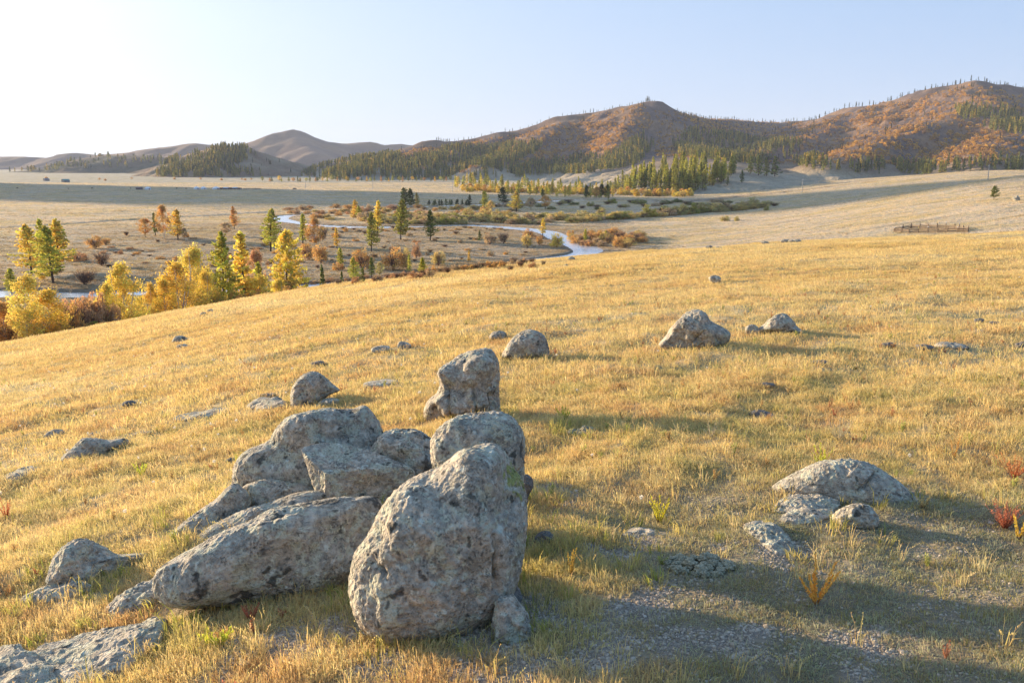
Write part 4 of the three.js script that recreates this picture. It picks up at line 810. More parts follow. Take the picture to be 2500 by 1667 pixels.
{ // saplings and shrubs in rows that nothing sets apart
  const R = rng(400);
  for (let i = 0; i < 13; i++) placeTree(['sapling', R() < 0.7 ? 'dark' : 'green', 1045 + i * 8 + R() * 6, 500 + R() * 3, 484 + R() * 6, 10 + 4 * R(), 'small dark spruce in the row behind the river island', 'small spruces behind the river']);
  const hedge = (n, x0, x1, y0, y1, h0, h1, w0, w1, kinds, leaves, label, group) => { for (let i = 0; i < n; i++) { const x = lerp(x0, x1, (i + R()) / n), y = lerp(y0(x), y1(x), R()), h = lerp(h0, h1, R() * R()); placeTree([kinds[i % kinds.length], leaves[Math.floor(R() * leaves.length)], x, y, y - h, lerp(w0, w1, R()), label, group]); } };
  hedge(120, 880, 1870, (x) => 531 - (x > 1500 ? (x - 1500) * 0.07 : 0), (x) => 548 - (x > 1350 ? (x - 1350) * 0.075 : 0), 13, 34, 24, 54, ['bush', 'bush', 'willow'], ['pale', 'sage', 'sage', 'olive', 'tan'], 'low yellow olive willow in the long hedge beyond the river', 'willows of the long riverside hedge');
  hedge(80, 700, 1260, () => 508, () => 538, 8, 20, 18, 40, ['bush', 'willow'], ['orange', 'pale', 'tan', 'orange', 'rust'], 'low orange shrub on the river island', 'shrubs on the river island');
  hedge(46, 1180, 1900, () => 494, (x) => 512 - (x > 1600 ? 6 : 0), 8, 16, 20, 46, ['bush', 'bare'], ['sage', 'olive', 'tan', 'green'], 'grey green low willow in the shaded flat beyond the hedge', 'grey willows beyond the hedge');
  hedge(44, 1392, 1572, (x) => 572 + Math.abs(x - 1480) * 0.05, () => 606, 16, 34, 20, 40, ['bush', 'willow', 'bare', 'willow'], ['orange', 'rust', 'orange', 'pale', 'tan'], 'orange brown willow in the thicket right of the river bend', 'willows of the thicket at the river bend');
  hedge(26, 1040, 1300, (x) => 668 - (x - 1040) * 0.11, (x) => 676 - (x - 1040) * 0.12, 8, 20, 18, 38, ['bush', 'bare'], ['orange', 'rust', 'tan'], 'rusty shrub at the water below the slope', 'shrubs along the foot of the slope');
  hedge(24, 700, 1050, (x) => 690 - (x - 700) * 0.05, (x) => 704 - (x - 700) * 0.07, 10, 22, 20, 40, ['bare', 'bush'], ['rust', 'tan', 'rust'], 'brown shrub in the damp hollow under the layered larch', 'brown shrubs in the hollow');
  hedge(110, 250, 1330, () => 565, () => 665, 5, 16, 12, 28, ['bush', 'bare'], ['rust', 'tan', 'orange'], 'knee high brown shrub scattered on the river meadow', 'small shrubs scattered over the meadow');
  for (let i = 0; i < 36; i++) { const px = -30 + i * 9.2 + 6 * R(), d = 102 + (px > 150 ? (px - 150) * 0.10 : 0) + 9 * R(); if (px > 262 && px < 330) continue; placeTree([i % 3 ? 'bush' : 'bare', ['rust', 'rust', 'orange', 'rust'][i % 4], px, -d, (px < 150 ? 775 : 732) - 22 * R() - (px > 240 ? 14 : 0), 46 + 22 * R(), 'red brown shrub in the dense scrub under the left birches', 'red brown scrub at the foot of the slope']); }
  for (let i = 0; i < 26; i++) { const px = 330 + i * 16 + 8 * R(), d = 128 + (px - 330) * 0.11 + 6 * R(); placeTree([i % 2 ? 'bush' : 'bare', ['rust', 'gold', 'olive', 'orange'][i % 4], px, -d, 748 - (px - 330) * 0.115 - 14 * R(), 34 + 20 * R(), 'brown undergrowth shrub beneath the golden trees along the slope', 'undergrowth along the foot of the slope']); }
  for (let i = 0; i < 20; i++) { const px = 20 + i * 36 + 14 * R(), d = 106 + Math.max(0, px - 100) * 0.115 + 8 * R(), edge = 790 - Math.max(0, px - 60) * 0.122; placeTree([['full', 'birch', 'round'][i % 3], ['gold', 'yellow', 'lemon', 'pale'][i % 4], px, -d, edge - 26 - 30 * R(), 44 + 22 * R(), 'low golden birch filling the belt of trees along the foot of the slope', 'low birches of the riverside belt']); }
  hedge(40, 740, 1240, () => 557, () => 566, 4, 9, 12, 26, ['bush', 'bare'], ['tan', 'rust', 'orange', 'sage'], 'low brush on the near bank of the river', 'brush along the near river bank');
  placeTree(['bush', 'lime', 232, -112, 780, 60, 'pale green low shrub at the edge of the slope before the brown scrub']);
  placeTree(['bush', 'sage', 1770, 540, 524, 24, 'yellow tuft shaped willow alone on the pale plain, left of two']);
  placeTree(['bush', 'sage', 1799, 540, 526, 14, 'yellow tuft shaped willow alone on the pale plain, right of two']);
  placeTree(['bush', 'olive', 1872, 514, 502, 14, 'dark low bush alone at the right end of the grey willows']);
  [[242, 440], [256, 441], [321, 438], [425, 438], [489, 439], [540, 440], [590, 440], [598, 440], [613, 440], [112, 436]].forEach(([x, y], i) => placeTree([i % 2 ? 'bush' : 'round', 'orange', x, y, y - 6, 7, 'tiny orange tree standing alone on the far plain', 'lone trees on the far plain']));
}

// ---------- woods on and below the hills ----------
const farTree = [0, 1, 2].map((s) => larch(300 + s, { width: [0.36, 0.42, 0.30][s], boughs: 34, per: 9, leaf: 0.085, bare: 0.04, fat: 0.7 }));
KIND.grove = farTree.map(() => 0).map((_, s) => larch(320 + s, { width: [0.40, 0.36, 0.46][s], boughs: 70, per: 16, leaf: 0.036, bare: 0.07, fat: 0.72 }));
WIDTH.grove = 0.40; NAME.grove = 'larch_tree';
const inside = (poly, x, y) => { let q = false; for (let i = 0, j = poly.length - 1; i < poly.length; j = i++) { const [a, b] = poly[i], [c, d] = poly[j]; if ((b > y) !== (d > y) && x < (c - a) * (y - b) / (d - b) + a) q = !q; } return q; };
{
  const R = rng(500);
  // the dense grove on the spur: near edge first
  const groveEdge = [[1490, 470], [1540, 448], [1600, 428], [1680, 416], [1760, 412], [1800, 416], [1772, 446], [1700, 472], [1640, 476], [1560, 474]];
  let n = 0;
  for (let i = 0; i < 4000 && n < 130; i++) { const x = 1490 + 320 * R(), y = 410 + 68 * R(); if (!inside(groveEdge, x, y)) continue; const h = 42 + 14 * R() - (x < 1540 ? 10 : 0); n++; placeTree(['grove', ['lime', 'lime', 'olive', 'olive', 'green'][Math.floor(R() * 5)], x, y, y - h, 17 + 5 * R(), 'tall green larch in the dense grove at the foot of the middle hill', 'larches of the dense grove']); }
  [[1832, 424, 380, 30], [1852, 428, 378, 34], [1872, 430, 384, 30], [1892, 430, 380, 36], [1812, 446, 414, 18], [1777, 452, 420, 14]].forEach(([x, y, t, w]) => placeTree(['grove', 'green', x, y, t, w, 'dark tree at the right end of the dense grove', 'dark trees right of the grove']));
  // the belt along the foot of the middle hill
  for (let i = 0; i < 78; i++) { const x = 1110 + 390 * (i + R()) / 78, y = 446 + (x - 1110) * 0.05 + 22 * R(); placeTree(['grove', ['lime', 'yellow', 'lime', 'olive'][i % 4], x, y, y - 18 - 18 * R(), 12 + 6 * R(), 'yellow green larch in the belt along the foot of the middle hill', 'larches along the foot of the hill']); }
  for (let i = 0; i < 70; i++) { const x = 1130 + 560 * (i + R()) / 70, y = 464 + (x - 1130) * 0.024 + 5 * R(); placeTree([i % 2 ? 'bush' : 'round', ['gold', 'yellow', 'orange', 'pale'][i % 4], x, y, y - 12 - 9 * R(), 15 + 12 * R(), 'yellow or orange bushy tree in front of the larch belt', 'bushy trees in front of the larch belt']); }
  for (let i = 0; i < 44; i++) { const x = 640 + 480 * (i + R()) / 44, y = 441 + 3 * R(); placeTree([i % 3 ? 'grove' : 'round', ['olive', 'orange', 'green', 'gold', 'lime'][i % 5], x, y, y - 9 - 6 * R(), 8 + 4 * R(), 'small tree at the edge of the wood on the far plain', 'trees at the edge of the far wood']); }
}
function instances(name, geo, mat, list, label, group) { // list of [x, y, z, height, width, turn, r, g, b]
  const m = new THREE.InstancedMesh(geo, mat, list.length), q = new THREE.Object3D(), c = new THREE.Color();
  list.forEach(([x, y, z, h, w, t, r, g, b, lx, lz], i) => { q.position.set(x, y, z); q.scale.set(w, h, w); q.rotation.set(lx ?? 0, t, lz ?? 0); q.updateMatrix(); m.setMatrixAt(i, q.matrix); m.setColorAt(i, c.setRGB(r, g, b)); });
  m.name = numbered(name); m.castShadow = m.receiveShadow = true;
  scene.add(m);
  return tag(m, label, null, group, 'stuff');
}
const white = leafMat();
{
  const R = rng(600), trees = [[], [], []], shrubs = [];
  const dense = [
    [[365, 432], [420, 408], [470, 380], [540, 360], [600, 362], [625, 380], [590, 396], [560, 412], [640, 428], [640, 434], [500, 438]],
    [[700, 440], [780, 410], [850, 392], [960, 378], [1000, 390], [1060, 372], [1120, 362], [1330, 350], [1300, 385], [1240, 405], [1180, 440], [1000, 442]],
    [[1120, 440], [1250, 408], [1400, 388], [1500, 375], [1540, 348], [1570, 330], [1600, 350], [1560, 400], [1480, 420], [1300, 430], [1200, 445]],
    [[1690, 320], [1780, 330], [1850, 345], [1960, 352], [1930, 385], [1850, 400], [1740, 392], [1660, 380], [1640, 350]],
    [[1930, 388], [1990, 392], [2100, 402], [2240, 408], [2500, 398], [2500, 424], [2300, 428], [2100, 424], [1960, 412]],
    [[2330, 268], [2400, 262], [2500, 280], [2500, 330], [2420, 320], [2360, 300]],
    [[0, 420], [140, 400], [250, 382], [420, 386], [470, 400], [300, 408], [150, 415], [60, 432], [0, 436]],
  ], sparse = [[[1600, 270], [1990, 300], [2380, 205], [2500, 235], [2500, 400], [1900, 400], [1600, 380]], [[900, 380], [1250, 330], [1570, 255], [1600, 300], [1500, 380], [1200, 420], [900, 430]], [[560, 365], [760, 415], [770, 435], [560, 430]]];
  const glow = [[[1180, 400], [1250, 370], [1330, 330], [1420, 300], [1500, 300], [1520, 340], [1480, 380], [1300, 400]], [[2000, 300], [2150, 255], [2300, 235], [2330, 260], [2200, 300], [2050, 330]], [[2080, 385], [2200, 320], [2330, 285], [2420, 300], [2440, 380], [2300, 410], [2150, 405]], [[900, 400], [960, 380], [1040, 365], [1060, 375], [960, 410]]];
  for (const key of ['middle', 'right', 'wooded', 'low']) {
    const [x0, x1, d0, d1] = HILLS[key].box, tries = { middle: 150000, right: 90000, wooded: 34000, low: 16000 }[key];
    for (let i = 0; i < tries; i++) {
      const x = lerp(x0, x1, R()), d = lerp(d0, d1, R()), y = hillHeight(key, x, d);
      if (y < land(x, d) + 0.5) continue;
      const [px, py] = seenAt(x, y, d);
      if (px < -60 || px > 2560) continue;
      const clump = fbm(x * 0.012, d * 0.012, 3), pick = R();
      const isDense = dense.some((p) => inside(p, px, py)), isSparse = sparse.some((p) => inside(p, px, py)), isGlow = glow.some((p) => inside(p, px, py));
      if (isDense && clump > -0.18 && pick < 0.9 - (key === 'low' ? 0.4 : 0)) { const h = (key === 'low' ? 14 : 12) + 7 * R(), c = R() < 0.2 ? [0.54, 0.42, 0.09] : R() < 0.6 ? [0.33, 0.315, 0.08] : [0.15, 0.175, 0.06], w = h * (0.9 + 0.3 * R()) * (key === 'low' ? 1.6 : 1); trees[i % 3].push([x, y - 0.4, -d, h, w, R() * 6, ...c]); }
      else if (isGlow && pick < 0.75 * sstep(-0.35, 0.35, clump)) { const h = 4 + 4 * R(), k = R(); shrubs.push([x, y - 0.3, -d, h, h * 1.3, R() * 6, lerp(0.29, 0.72, k), lerp(0.17, 0.43, k), lerp(0.10, 0.085, k)]); }
      else if (isSparse && pick < 0.015 + 0.5 * Math.max(0, clump - 0.22)) { const h = 7 + 6 * R(); trees[i % 3].push([x, y - 0.3, -d, h, h * (0.7 + 0.3 * R()), R() * 6, 0.075, 0.08, 0.032]); }
      else if (isSparse && key !== 'wooded' && pick < 0.5) { const h = 2.5 + 3 * R(), k = R(); shrubs.push([x, y - 0.3, -d, h, h * 1.4, R() * 6, lerp(0.29, 0.72, k), lerp(0.17, 0.43, k), lerp(0.10, 0.085, k)]); }
    }
  }
  // trees standing on the skyline of the hills
  const crest = (key, x0, x1, n, hmin, hmax) => {
    const line = HILLS[key].ridges[0].pts;
    for (let i = 0; i < n; i++) {
      const t = lerp(x0, x1, (i + R()) / n), j = Math.min(line.length - 2, Math.floor(t)), f = t - j, x = lerp(line[j][0], line[j + 1][0], f), d = lerp(line[j][1], line[j + 1][1], f) - 12 + 24 * R(), y = hillHeight(key, x, d), h = lerp(hmin, hmax, R());
      trees[i % 3].push([x, y - 0.3, -d, h, h * (0.7 + 0.5 * R()), R() * 6, 0.07, 0.08, 0.03]);
    }
  };
  crest('middle', 6, 10.6, 60, 5, 11);
  crest('middle', 11, 17, 74, 8, 16);
  crest('right', 2.6, 6.8, 54, 6, 14);
  crest('right', 7, 9.6, 30, 6, 13);
  trees.forEach((list, k) => instances('forest', mergeGeometries([farTree[k][1]]), white, list, ['dark conifer wood covering the lower hill slopes', 'green conifer wood in the folds of the hills', 'mixed conifer wood scattered over the hills'][k], 'woods on the hills'));
  const far = willow(330, { width: 1.3, bare: 0.05, clumps: 14, per: 10, leaf: 0.16, twigs: 0 })[1];
  instances('shrubbery', far, white, shrubs, 'orange and brown autumn scrub covering the hill slopes');
}

// ---------- turf, grasses, herbs and gravel ----------
const grassMat = leafMat({ transmission: 0.45 });
function tuft(seed, { blades = 16, radius = 0.05, tall = 0.07, lean = 0.5, width = 0.0022, seg = 2, vary: vr = 0.25, heads = 0 } = {}) {
  const R = rng(seed), P = [], C = [];
  for (let i = 0; i < blades; i++) {
    const a = R() * 6.283, q = Math.sqrt(R()) * radius, x = Math.cos(a) * q, z = Math.sin(a) * q, h = tall * (0.45 + 0.75 * R()), b = a + (R() - 0.5) * 2, l = lean * h * (0.2 + R()), w = width * (0.7 + 0.7 * R()), f = R() * 6.283, sx = Math.cos(f) * w, sz = Math.sin(f) * w, dx = Math.cos(b) * l, dz = Math.sin(b) * l, t = vary(R, vr);
    const m = [x + dx * 0.28, h * 0.62, z + dz * 0.28], e = [x + dx, h * (1 - 0.25 * lean * R()), z + dz];
    P.push(x - sx, -0.01, z - sz, x + sx, -0.01, z + sz, m[0] + sx * 0.8, m[1], m[2] + sz * 0.8, x - sx, -0.01, z - sz, m[0] + sx * 0.8, m[1], m[2] + sz * 0.8, m[0] - sx * 0.8, m[1], m[2] - sz * 0.8, m[0] - sx * 0.8, m[1], m[2] - sz * 0.8, m[0] + sx * 0.8, m[1], m[2] + sz * 0.8, ...e);
    for (let k = 0; k < 9; k++) C.push(...t);
    if (i < heads) { const n = 7; for (let k = 0; k < n; k++) { const u = 0.62 + 0.38 * k / n, hx = lerp(m[0], e[0], (u - 0.62) / 0.38), hy = lerp(m[1], e[1], (u - 0.62) / 0.38), hz = lerp(m[2], e[2], (u - 0.62) / 0.38), s = width * 3.2, aa = R() * 6.283; P.push(hx, hy, hz, hx + Math.cos(aa) * s, hy + s * 1.2, hz + Math.sin(aa) * s, hx + Math.cos(aa + 1.2) * s * 0.6, hy + s * 2.2, hz + Math.sin(aa + 1.2) * s * 0.6); for (let j = 0; j < 3; j++) C.push(...t); } }
  }
  const g = new THREE.BufferGeometry();
  g.setAttribute('position', new THREE.Float32BufferAttribute(P, 3)); g.setAttribute('color', new THREE.Float32BufferAttribute(C, 3)); g.computeVertexNormals();
  return g;
}
function herb(seed, { stalks = 5, tall = 0.12, leaf = 0.010, per = 16, spread = 0.5, from = 0.15, thick = 0.0016 } = {}) { // upright leafy stalks
  const R = rng(seed), L = new Leaves();
  for (let i = 0; i < stalks; i++) {
    const a = i * 2.4 + R(), h = tall * (0.6 + 0.5 * R()), dx = Math.cos(a) * spread * h * (0.3 + 0.7 * R()), dz = Math.sin(a) * spread * h * (0.3 + 0.7 * R()), t = vary(R, 0.25);
    for (let k = 0; k < 2; k++) L.blade(0, -0.01, 0, dx, h, dz, thick, t, R);
    for (let k = 0; k < per; k++) { const u = from + (1 - from) * (k + R()) / per; L.face(dx * u + (R() - 0.5) * leaf * 1.4, h * u, dz * u + (R() - 0.5) * leaf * 1.4, leaf * (0.7 + 0.6 * R()), R, vary(R, 0.25), 2.2); }
  }
  return L.build();
}
const blocked = (x, d) => rockSpots.some(([rx, rd, r]) => (x - rx) ** 2 + (d - rd) ** 2 < r * r);
const GC = { gold: [0.72, 0.525, 0.195], straw: [0.80, 0.635, 0.315], rust: [0.56, 0.32, 0.14], green: [0.45, 0.41, 0.125], grey: [0.44, 0.43, 0.27], olive: [0.36, 0.31, 0.10], dun: [0.48, 0.36, 0.20], lime: [0.47, 0.48, 0.08] };
function scatter(n, r0, r1, seed, make) { // over the part of the slope in view, evenly by area
  const R = rng(seed), out = [];
  for (let i = 0; i < n; i++) {
    const r = Math.sqrt(lerp(r0 * r0, r1 * r1, R())), a = (R() * 2 - 1) * 0.72, x = r * Math.sin(a), d = r * Math.cos(a);
    const res = make(x, d, r, R);
    if (!res) continue;
    if (r < 16 && blocked(x, d)) continue;
    const y = land(x, d) - 0.004 - 0.00015 * r;
    out.push([x, y, -d, res.h, res.w, R() * 6.283, ...res.c, (R() - 0.5) * 0.3, (R() - 0.5) * 0.3]);
  }
  return out;
}
const turfTone = (x, d, r, R) => {
  const n1 = fbm(x * 0.05, d * 0.09, 3), n2 = fbm(x * 0.9 + 30, d * 0.9, 3), k = R();
  let c = mix3(GC.gold, GC.straw, clamp(0.45 + 0.9 * n1 + 0.5 * (k - 0.5)));
  c = mix3(c, GC.rust, 0.6 * sstep(0.08, 0.5, n2 - 0.2 * n1 + 0.25 * (k - 0.5)));
  c = mix3(c, GC.green, sstep(26, 7, r) * 0.45 * sstep(0.05, 0.42, -n2 + 0.35 * (R() - 0.5)));
  const gz = r < 8 ? grazed(x, d) : 0;
  c = mix3(c, R() < 0.5 ? GC.grey : R() < 0.5 ? GC.olive : GC.dun, gz * 0.85);
  const v = 0.86 + 0.28 * R();
  return [c[0] * v, c[1] * v, c[2] * v];
};
const shortTufts = [1, 2, 3].map((s) => tuft(700 + s, { blades: 26, radius: 0.06, tall: 0.034, lean: 1.15, width: 0.0016 }));
const wideTufts = [1, 2].map((s) => tuft(710 + s, { blades: 34, radius: 0.15, tall: 0.050, lean: 1.15, width: 0.0026 }));
const farTufts = [1, 2].map((s) => tuft(715 + s, { blades: 40, radius: 0.32, tall: 0.085, lean: 0.9, width: 0.0055 }));
const tallTufts = [1, 2].map((s) => tuft(720 + s, { blades: 12, radius: 0.035, tall: 0.12, lean: 0.7, width: 0.0014, heads: 4 }));
const strawTufts = [1, 2].map((s) => tuft(730 + s, { blades: 9, radius: 0.10, tall: 0.15, lean: 0.6, width: 0.002, heads: 6 }));
shortTufts.forEach((g, k) => instances('turf', g, grassMat, scatter(14500, 1.5, 9.5, 800 + k, (x, d, r, R) => { const gr = gravelShare(x, d); if (R() < gr * 0.82 || R() < 0.55 * sstep(0.05, 0.6, N2(x * 2.2, d * 2.2))) return null; const gz = grazed(x, d), s = lerp(1.15, 0.62, gz) * (0.75 + 0.5 * R()); return { h: s * (0.9 + 0.7 * Math.max(0, N2b(x * 1.3, d * 1.3)) + (R() < 0.08 ? 0.8 : 0)), w: lerp(1, 0.9, gz), c: turfTone(x, d, r, R) }; }), ['short dry golden turf around the boulders', 'short mixed turf between the boulders', 'short green and straw turf on the near slope'][k], 'near turf'));
wideTufts.forEach((g, k) => instances('turf', g, grassMat, scatter(38000, 8, 32, 810 + k, (x, d, r, R) => { if (R() < 0.6 * sstep(0.0, 0.6, N2(x * 0.8, d * 0.8))) return null; return { h: 0.55 + 0.55 * R() + 0.45 * N2b(x * 0.35, d * 0.35) + (R() < 0.06 ? 0.7 : 0), w: 0.85 + 0.4 * R(), c: turfTone(x, d, r, R) }; }), ['dry golden turf on the middle of the slope', 'straw coloured turf on the middle of the slope'][k], 'slope turf'));
farTufts.forEach((g, k) => instances('turf', g, grassMat, scatter(100000, 30, 135, 820 + k, (x, d, r, R) => { const R2 = sideAt(Math.atan2(x, d) * 180 / Math.PI, 2); if (r > R2 * 1.35) return null; return { h: 0.5 + 0.6 * R() + 0.4 * N2b(x * 0.12, d * 0.16) + (R() < 0.05 ? 0.7 : 0), w: 0.85 + 0.5 * R(), c: turfTone(x, d, r, R) }; }), ['pale golden turf on the far brow of the slope', 'bright straw turf on the far brow of the slope'][k], 'far turf'));
tallTufts.forEach((g, k) => instances('tall_grass', g, grassMat, scatter(2600, 1.6, 11, 830 + k, (x, d, r, R) => { const gz = grazed(x, d); if (R() < gravelShare(x, d) * 0.85 || R() < gz * 0.82 || N2(x * 0.9 + 5, d * 0.9) < -0.35) return null; const s = 0.55 + 0.6 * R(); return { h: s, w: 1, c: R() < 0.3 ? mix3(GC.green, GC.gold, R()) : mix3(GC.gold, GC.straw, R()) }; }), ['tall golden grass between the near rocks', 'tall seeding grass on the near slope'][k], 'tall grass'));
strawTufts.forEach((g, k) => instances('tall_grass', g, grassMat, scatter(9000, 9, 60, 840 + k, (x, d, r, R) => { if (N2(x * 0.25 + 5, d * 0.25) < -0.3) return null; const s = 0.55 + 0.6 * R(); return { h: s, w: 1 + r * 0.02, c: mix3(GC.gold, GC.straw, R()) }; }), ['loose straw stalks over the middle slope', 'pale seeding stalks over the middle slope'][k], 'tall grass'));
const redHerb = herb(750, { stalks: 6, tall: 0.08, leaf: 0.007, per: 16 }), strawHerb = herb(751, { stalks: 6, tall: 0.10, leaf: 0.007, per: 16, spread: 0.35 });
instances('red_herbs', redHerb, grassMat, scatter(1500, 2.5, 26, 850, (x, d, r, R) => (N2(x * 0.35, d * 0.35 + 9) < 0.05 || R() < grazed(x, d) * 0.9 ? null : { h: 0.5 + 0.6 * R(), w: 0.6 + 0.5 * R(), c: R() < 0.55 ? [0.46, 0.19, 0.10] : [0.55, 0.31, 0.12] })), 'low red and rust coloured herbs dotted through the grass');
instances('dry_herbs', strawHerb, grassMat, scatter(2600, 2.0, 30, 851, (x, d, r, R) => (R() < gravelShare(x, d) || R() < grazed(x, d) * 0.7 ? null : { h: 0.45 + 0.6 * R(), w: 0.6 + 0.6 * R(), c: R() < 0.4 ? [0.62, 0.48, 0.26] : R() < 0.5 ? [0.50, 0.33, 0.14] : [0.45, 0.44, 0.13] })), 'dry brown herbs with seed heads scattered through the grass');
// small clumps of green wherever rock meets turf
instances('green_grass', tuft(752, { blades: 22, radius: 0.05, tall: 0.085, lean: 1.0, width: 0.002 }), grassMat, scatter(2600, 1.8, 8, 852, (x, d, r, R) => { let q = 9; for (const [rx, rd, rr] of rockSpots) q = Math.min(q, Math.hypot(x - rx, d - rd) - rr); if (q > 0.2 || R() < (x > 0.7 ? 0.6 : 0.25)) return null; return { h: 0.5 + 0.8 * R(), w: 0.8 + 0.5 * R(), c: mix3(GC.lime, R() < 0.5 ? GC.gold : GC.olive, (x > 0.7 ? 0.65 : 0.25) + (x > 0.7 ? 0.35 : 0.7) * R()) }; }), 'greener longer grass growing against the foot of the rocks');
// white seed heads
{
  const L = new Leaves(), R = rng(753);
  for (let i = 0; i < 26; i++) { const a = R() * 6.283, u = R() * 2 - 1, q = Math.sqrt(1 - u * u); L.face(Math.cos(a) * q * 0.009, 0.11 + u * 0.009, Math.sin(a) * q * 0.009, 0.009, R, [1, 1, 1]); }
  for (let k = 0; k < 3; k++) L.blade(0, -0.01, 0, 0, 0.11, 0, 0.0012, [0.5, 0.45, 0.3], R);
  instances('seed_heads', L.build(), grassMat, scatter(900, 4, 26, 854, (x, d, r, R) => (x > 0.5 - d * 0.05 && R() < 0.85 ? null : R() < 0.5 ? null : { h: 0.8 + 0.5 * R(), w: 0.8 + 0.4 * R() + r * 0.015, c: [0.78, 0.74, 0.66] })), 'white fluffy seed heads dotted over the left slope');
}
// gravel
{
  const stones = [0, 1, 2].map((v) => { const g = new THREE.IcosahedronGeometry(1, 1); g.deleteAttribute('uv'); const m = mergeVertices((g.deleteAttribute('normal'), g), 1e-4), p = m.attributes.position; for (let i = 0; i < p.count; i++) { const b = 1 + 0.35 * N3(p.getX(i) * 1.4 + v * 5, p.getY(i) * 1.4, p.getZ(i) * 1.4); p.setXYZ(i, p.getX(i) * b, p.getY(i) * b * 0.7, p.getZ(i) * b); } const o = m.toNonIndexed(); o.computeVertexNormals(); return o; });
  const pebbleMat = new THREE.MeshStandardMaterial({ color: rgb(1, 1, 1), roughness: 0.9 });
  const R0 = rng(869), near0 = [];
  for (let i = 0; i < 260000 && near0.length < 120000; i++) {
    const r = Math.sqrt(lerp(1.6 * 1.6, 6 * 6, R0())), a = (R0() * 2 - 1) * 0.62, x = r * Math.sin(a), d = r * Math.cos(a), gr = gravelShare(x, d), gz = grazed(x, d);
    if (R0() > gr + gz * 0.13 * sstep(-0.2, 0.4, N2(x * 2.2, d * 2.2)) + 0.015) continue;
    const s = 0.0022 + 0.0055 * R0() ** 2.5 + (R0() < 0.015 ? 0.010 * R0() : 0), t = 0.7 + 0.55 * R0(), w = R0();
    near0.push([x, land(x, d) + 0.001, -d, s, s * (0.8 + 0.4 * R0()), R0() * 6, lerp(0.30, 0.50, w) * t, lerp(0.235, 0.41, w) * t, lerp(0.165, 0.32, w) * t, R0() - 0.5, R0() - 0.5]);
  }
  stones.forEach((g, k) => instances('gravel', g, pebbleMat, near0.filter((_, i) => i % 3 === k), ['fine pinkish gravel on the bare ground beside the boulders', 'grey granite gravel on the bare ground', 'pale loose gravel under the largest boulder'][k], 'gravel'));
}
// grass over the valley floor: larger tufts the farther off
{
  const R = rng(880), pale = [], brown = [], shapes = [tuft(755, { blades: 24, radius: 0.8, tall: 0.34, lean: 0.8, width: 0.028 }), tuft(756, { blades: 16, radius: 0.5, tall: 0.5, lean: 0.6, width: 0.045 })];
  for (let i = 0; i < 240000; i++) {
    const d = 85 * Math.pow(1500 / 85, Math.pow(R(), 0.8)), u = (R() * 2 - 1) * 0.72, x = u * d;
    if (hillside(x, d) > valley(x, d) + 2) continue;
    if (d < 900 && alongLine(river, x, d)[0] < 6.5) continue;
    const y = anyLand(x, d);
    if (y > land(x, d) + 1) continue;
    const c = groundColor(x, d), k = 1.25 + 0.35 * R(), far = clamp(d / 320, 0.55, 3.2), n = N2(x * 0.02, d * 0.08) + 0.5 * N2b(x * 0.1, d * 0.2);
    pale.push([x, y - 0.04, -d, (0.5 + 0.6 * R()) * lerp(1, far, 0.22), far * (0.8 + 0.5 * R()), R() * 6, c[0] * k, c[1] * k, c[2] * k]);
    if (d > 110 && d < 620 && n > 0.1 && (x < 60 || n > 0.8) && R() < 0.5) { const q = mix3([0.30, 0.21, 0.11], [0.45, 0.34, 0.19], R()); brown.push([x, y - 0.05, -d, 0.35 + 0.7 * R(), 0.6 + 0.9 * R(), R() * 6, ...q]); }
  }
  instances('plain_grass', shapes[0], grassMat, pale, 'pale dry grass covering the valley floor');
  instances('meadow_grass', shapes[1], grassMat, brown, 'brown tussocky grass over the river meadow');
}

// ---------- single plants that stand out near the boulders ----------
function spiky(seed, { stalks = 6, tall = 0.17, leaf = 0.016, per = 60, spread = 0.5, tint, thick = 0.0028, fill = 0.008, lo = 0.15 }) { // stalks set all round with narrow leaves
  const R = rng(seed), L = new Leaves(), S = new Leaves();
  for (let i = 0; i < stalks; i++) {
    const a = i * 2.4 + R() * 0.8, h = tall * (0.55 + 0.45 * R()), dx = Math.cos(a) * spread * h * (0.35 + 0.65 * R()), dz = Math.sin(a) * spread * h * 0.6;
    for (let k = 0; k < 3; k++) S.blade(0, -0.01, 0, dx, h, dz, thick, [1, 1, 1], R);
    for (let k = 0; k < per; k++) { const u = lo + (1 - lo) * (k + R()) / per, b = R() * 6.283, q = fill * (1.2 - 0.6 * u), t = vary(R, 0.25), x = dx * u, y = h * u, z = dz * u; const tt = [tint[0] * t[0], tint[1] * t[1], tint[2] * t[2]]; if (k % 3) L.face(x + Math.cos(b) * q * 0.7, y, z + Math.sin(b) * q * 0.7, leaf * 0.42, R, tt, 2.0); else L.blade(x, y, z, Math.cos(b) * q + dx * 0.06, leaf * 0.8, Math.sin(b) * q + dz * 0.06, leaf * 0.16, tt, R); }
  }
  const s = S.build(); s.deleteAttribute('color');
  return [s, L.build()];
}
function singlePlant(name, px, py, seed, o, label, stem) {
  const g = new THREE.Group(), p = groundAt(px, py), [s, l] = spiky(seed, o);
  g.name = numbered(name); g.position.copy(p);
  mesh('stems', s, stem ?? twigMat, g); mesh('leaves', l, grassMat, g);
  scene.add(g);
  return tag(g, label, 'plant');
}
const limeTint = [0.55, 0.56, 0.07], amber = [0.94, 0.57, 0.12], scarlet = [0.55, 0.20, 0.11], silver = [0.66, 0.58, 0.40];
singlePlant('amber_plant', 1993, 1474, 21, { stalks: 8, tall: 0.20, leaf: 0.017, per: 110, spread: 0.75, tint: amber, fill: 0.009 }, 'glowing orange leafy plant standing alone in the shaded turf at the lower right', std(rgb(0.55, 0.28, 0.08)));
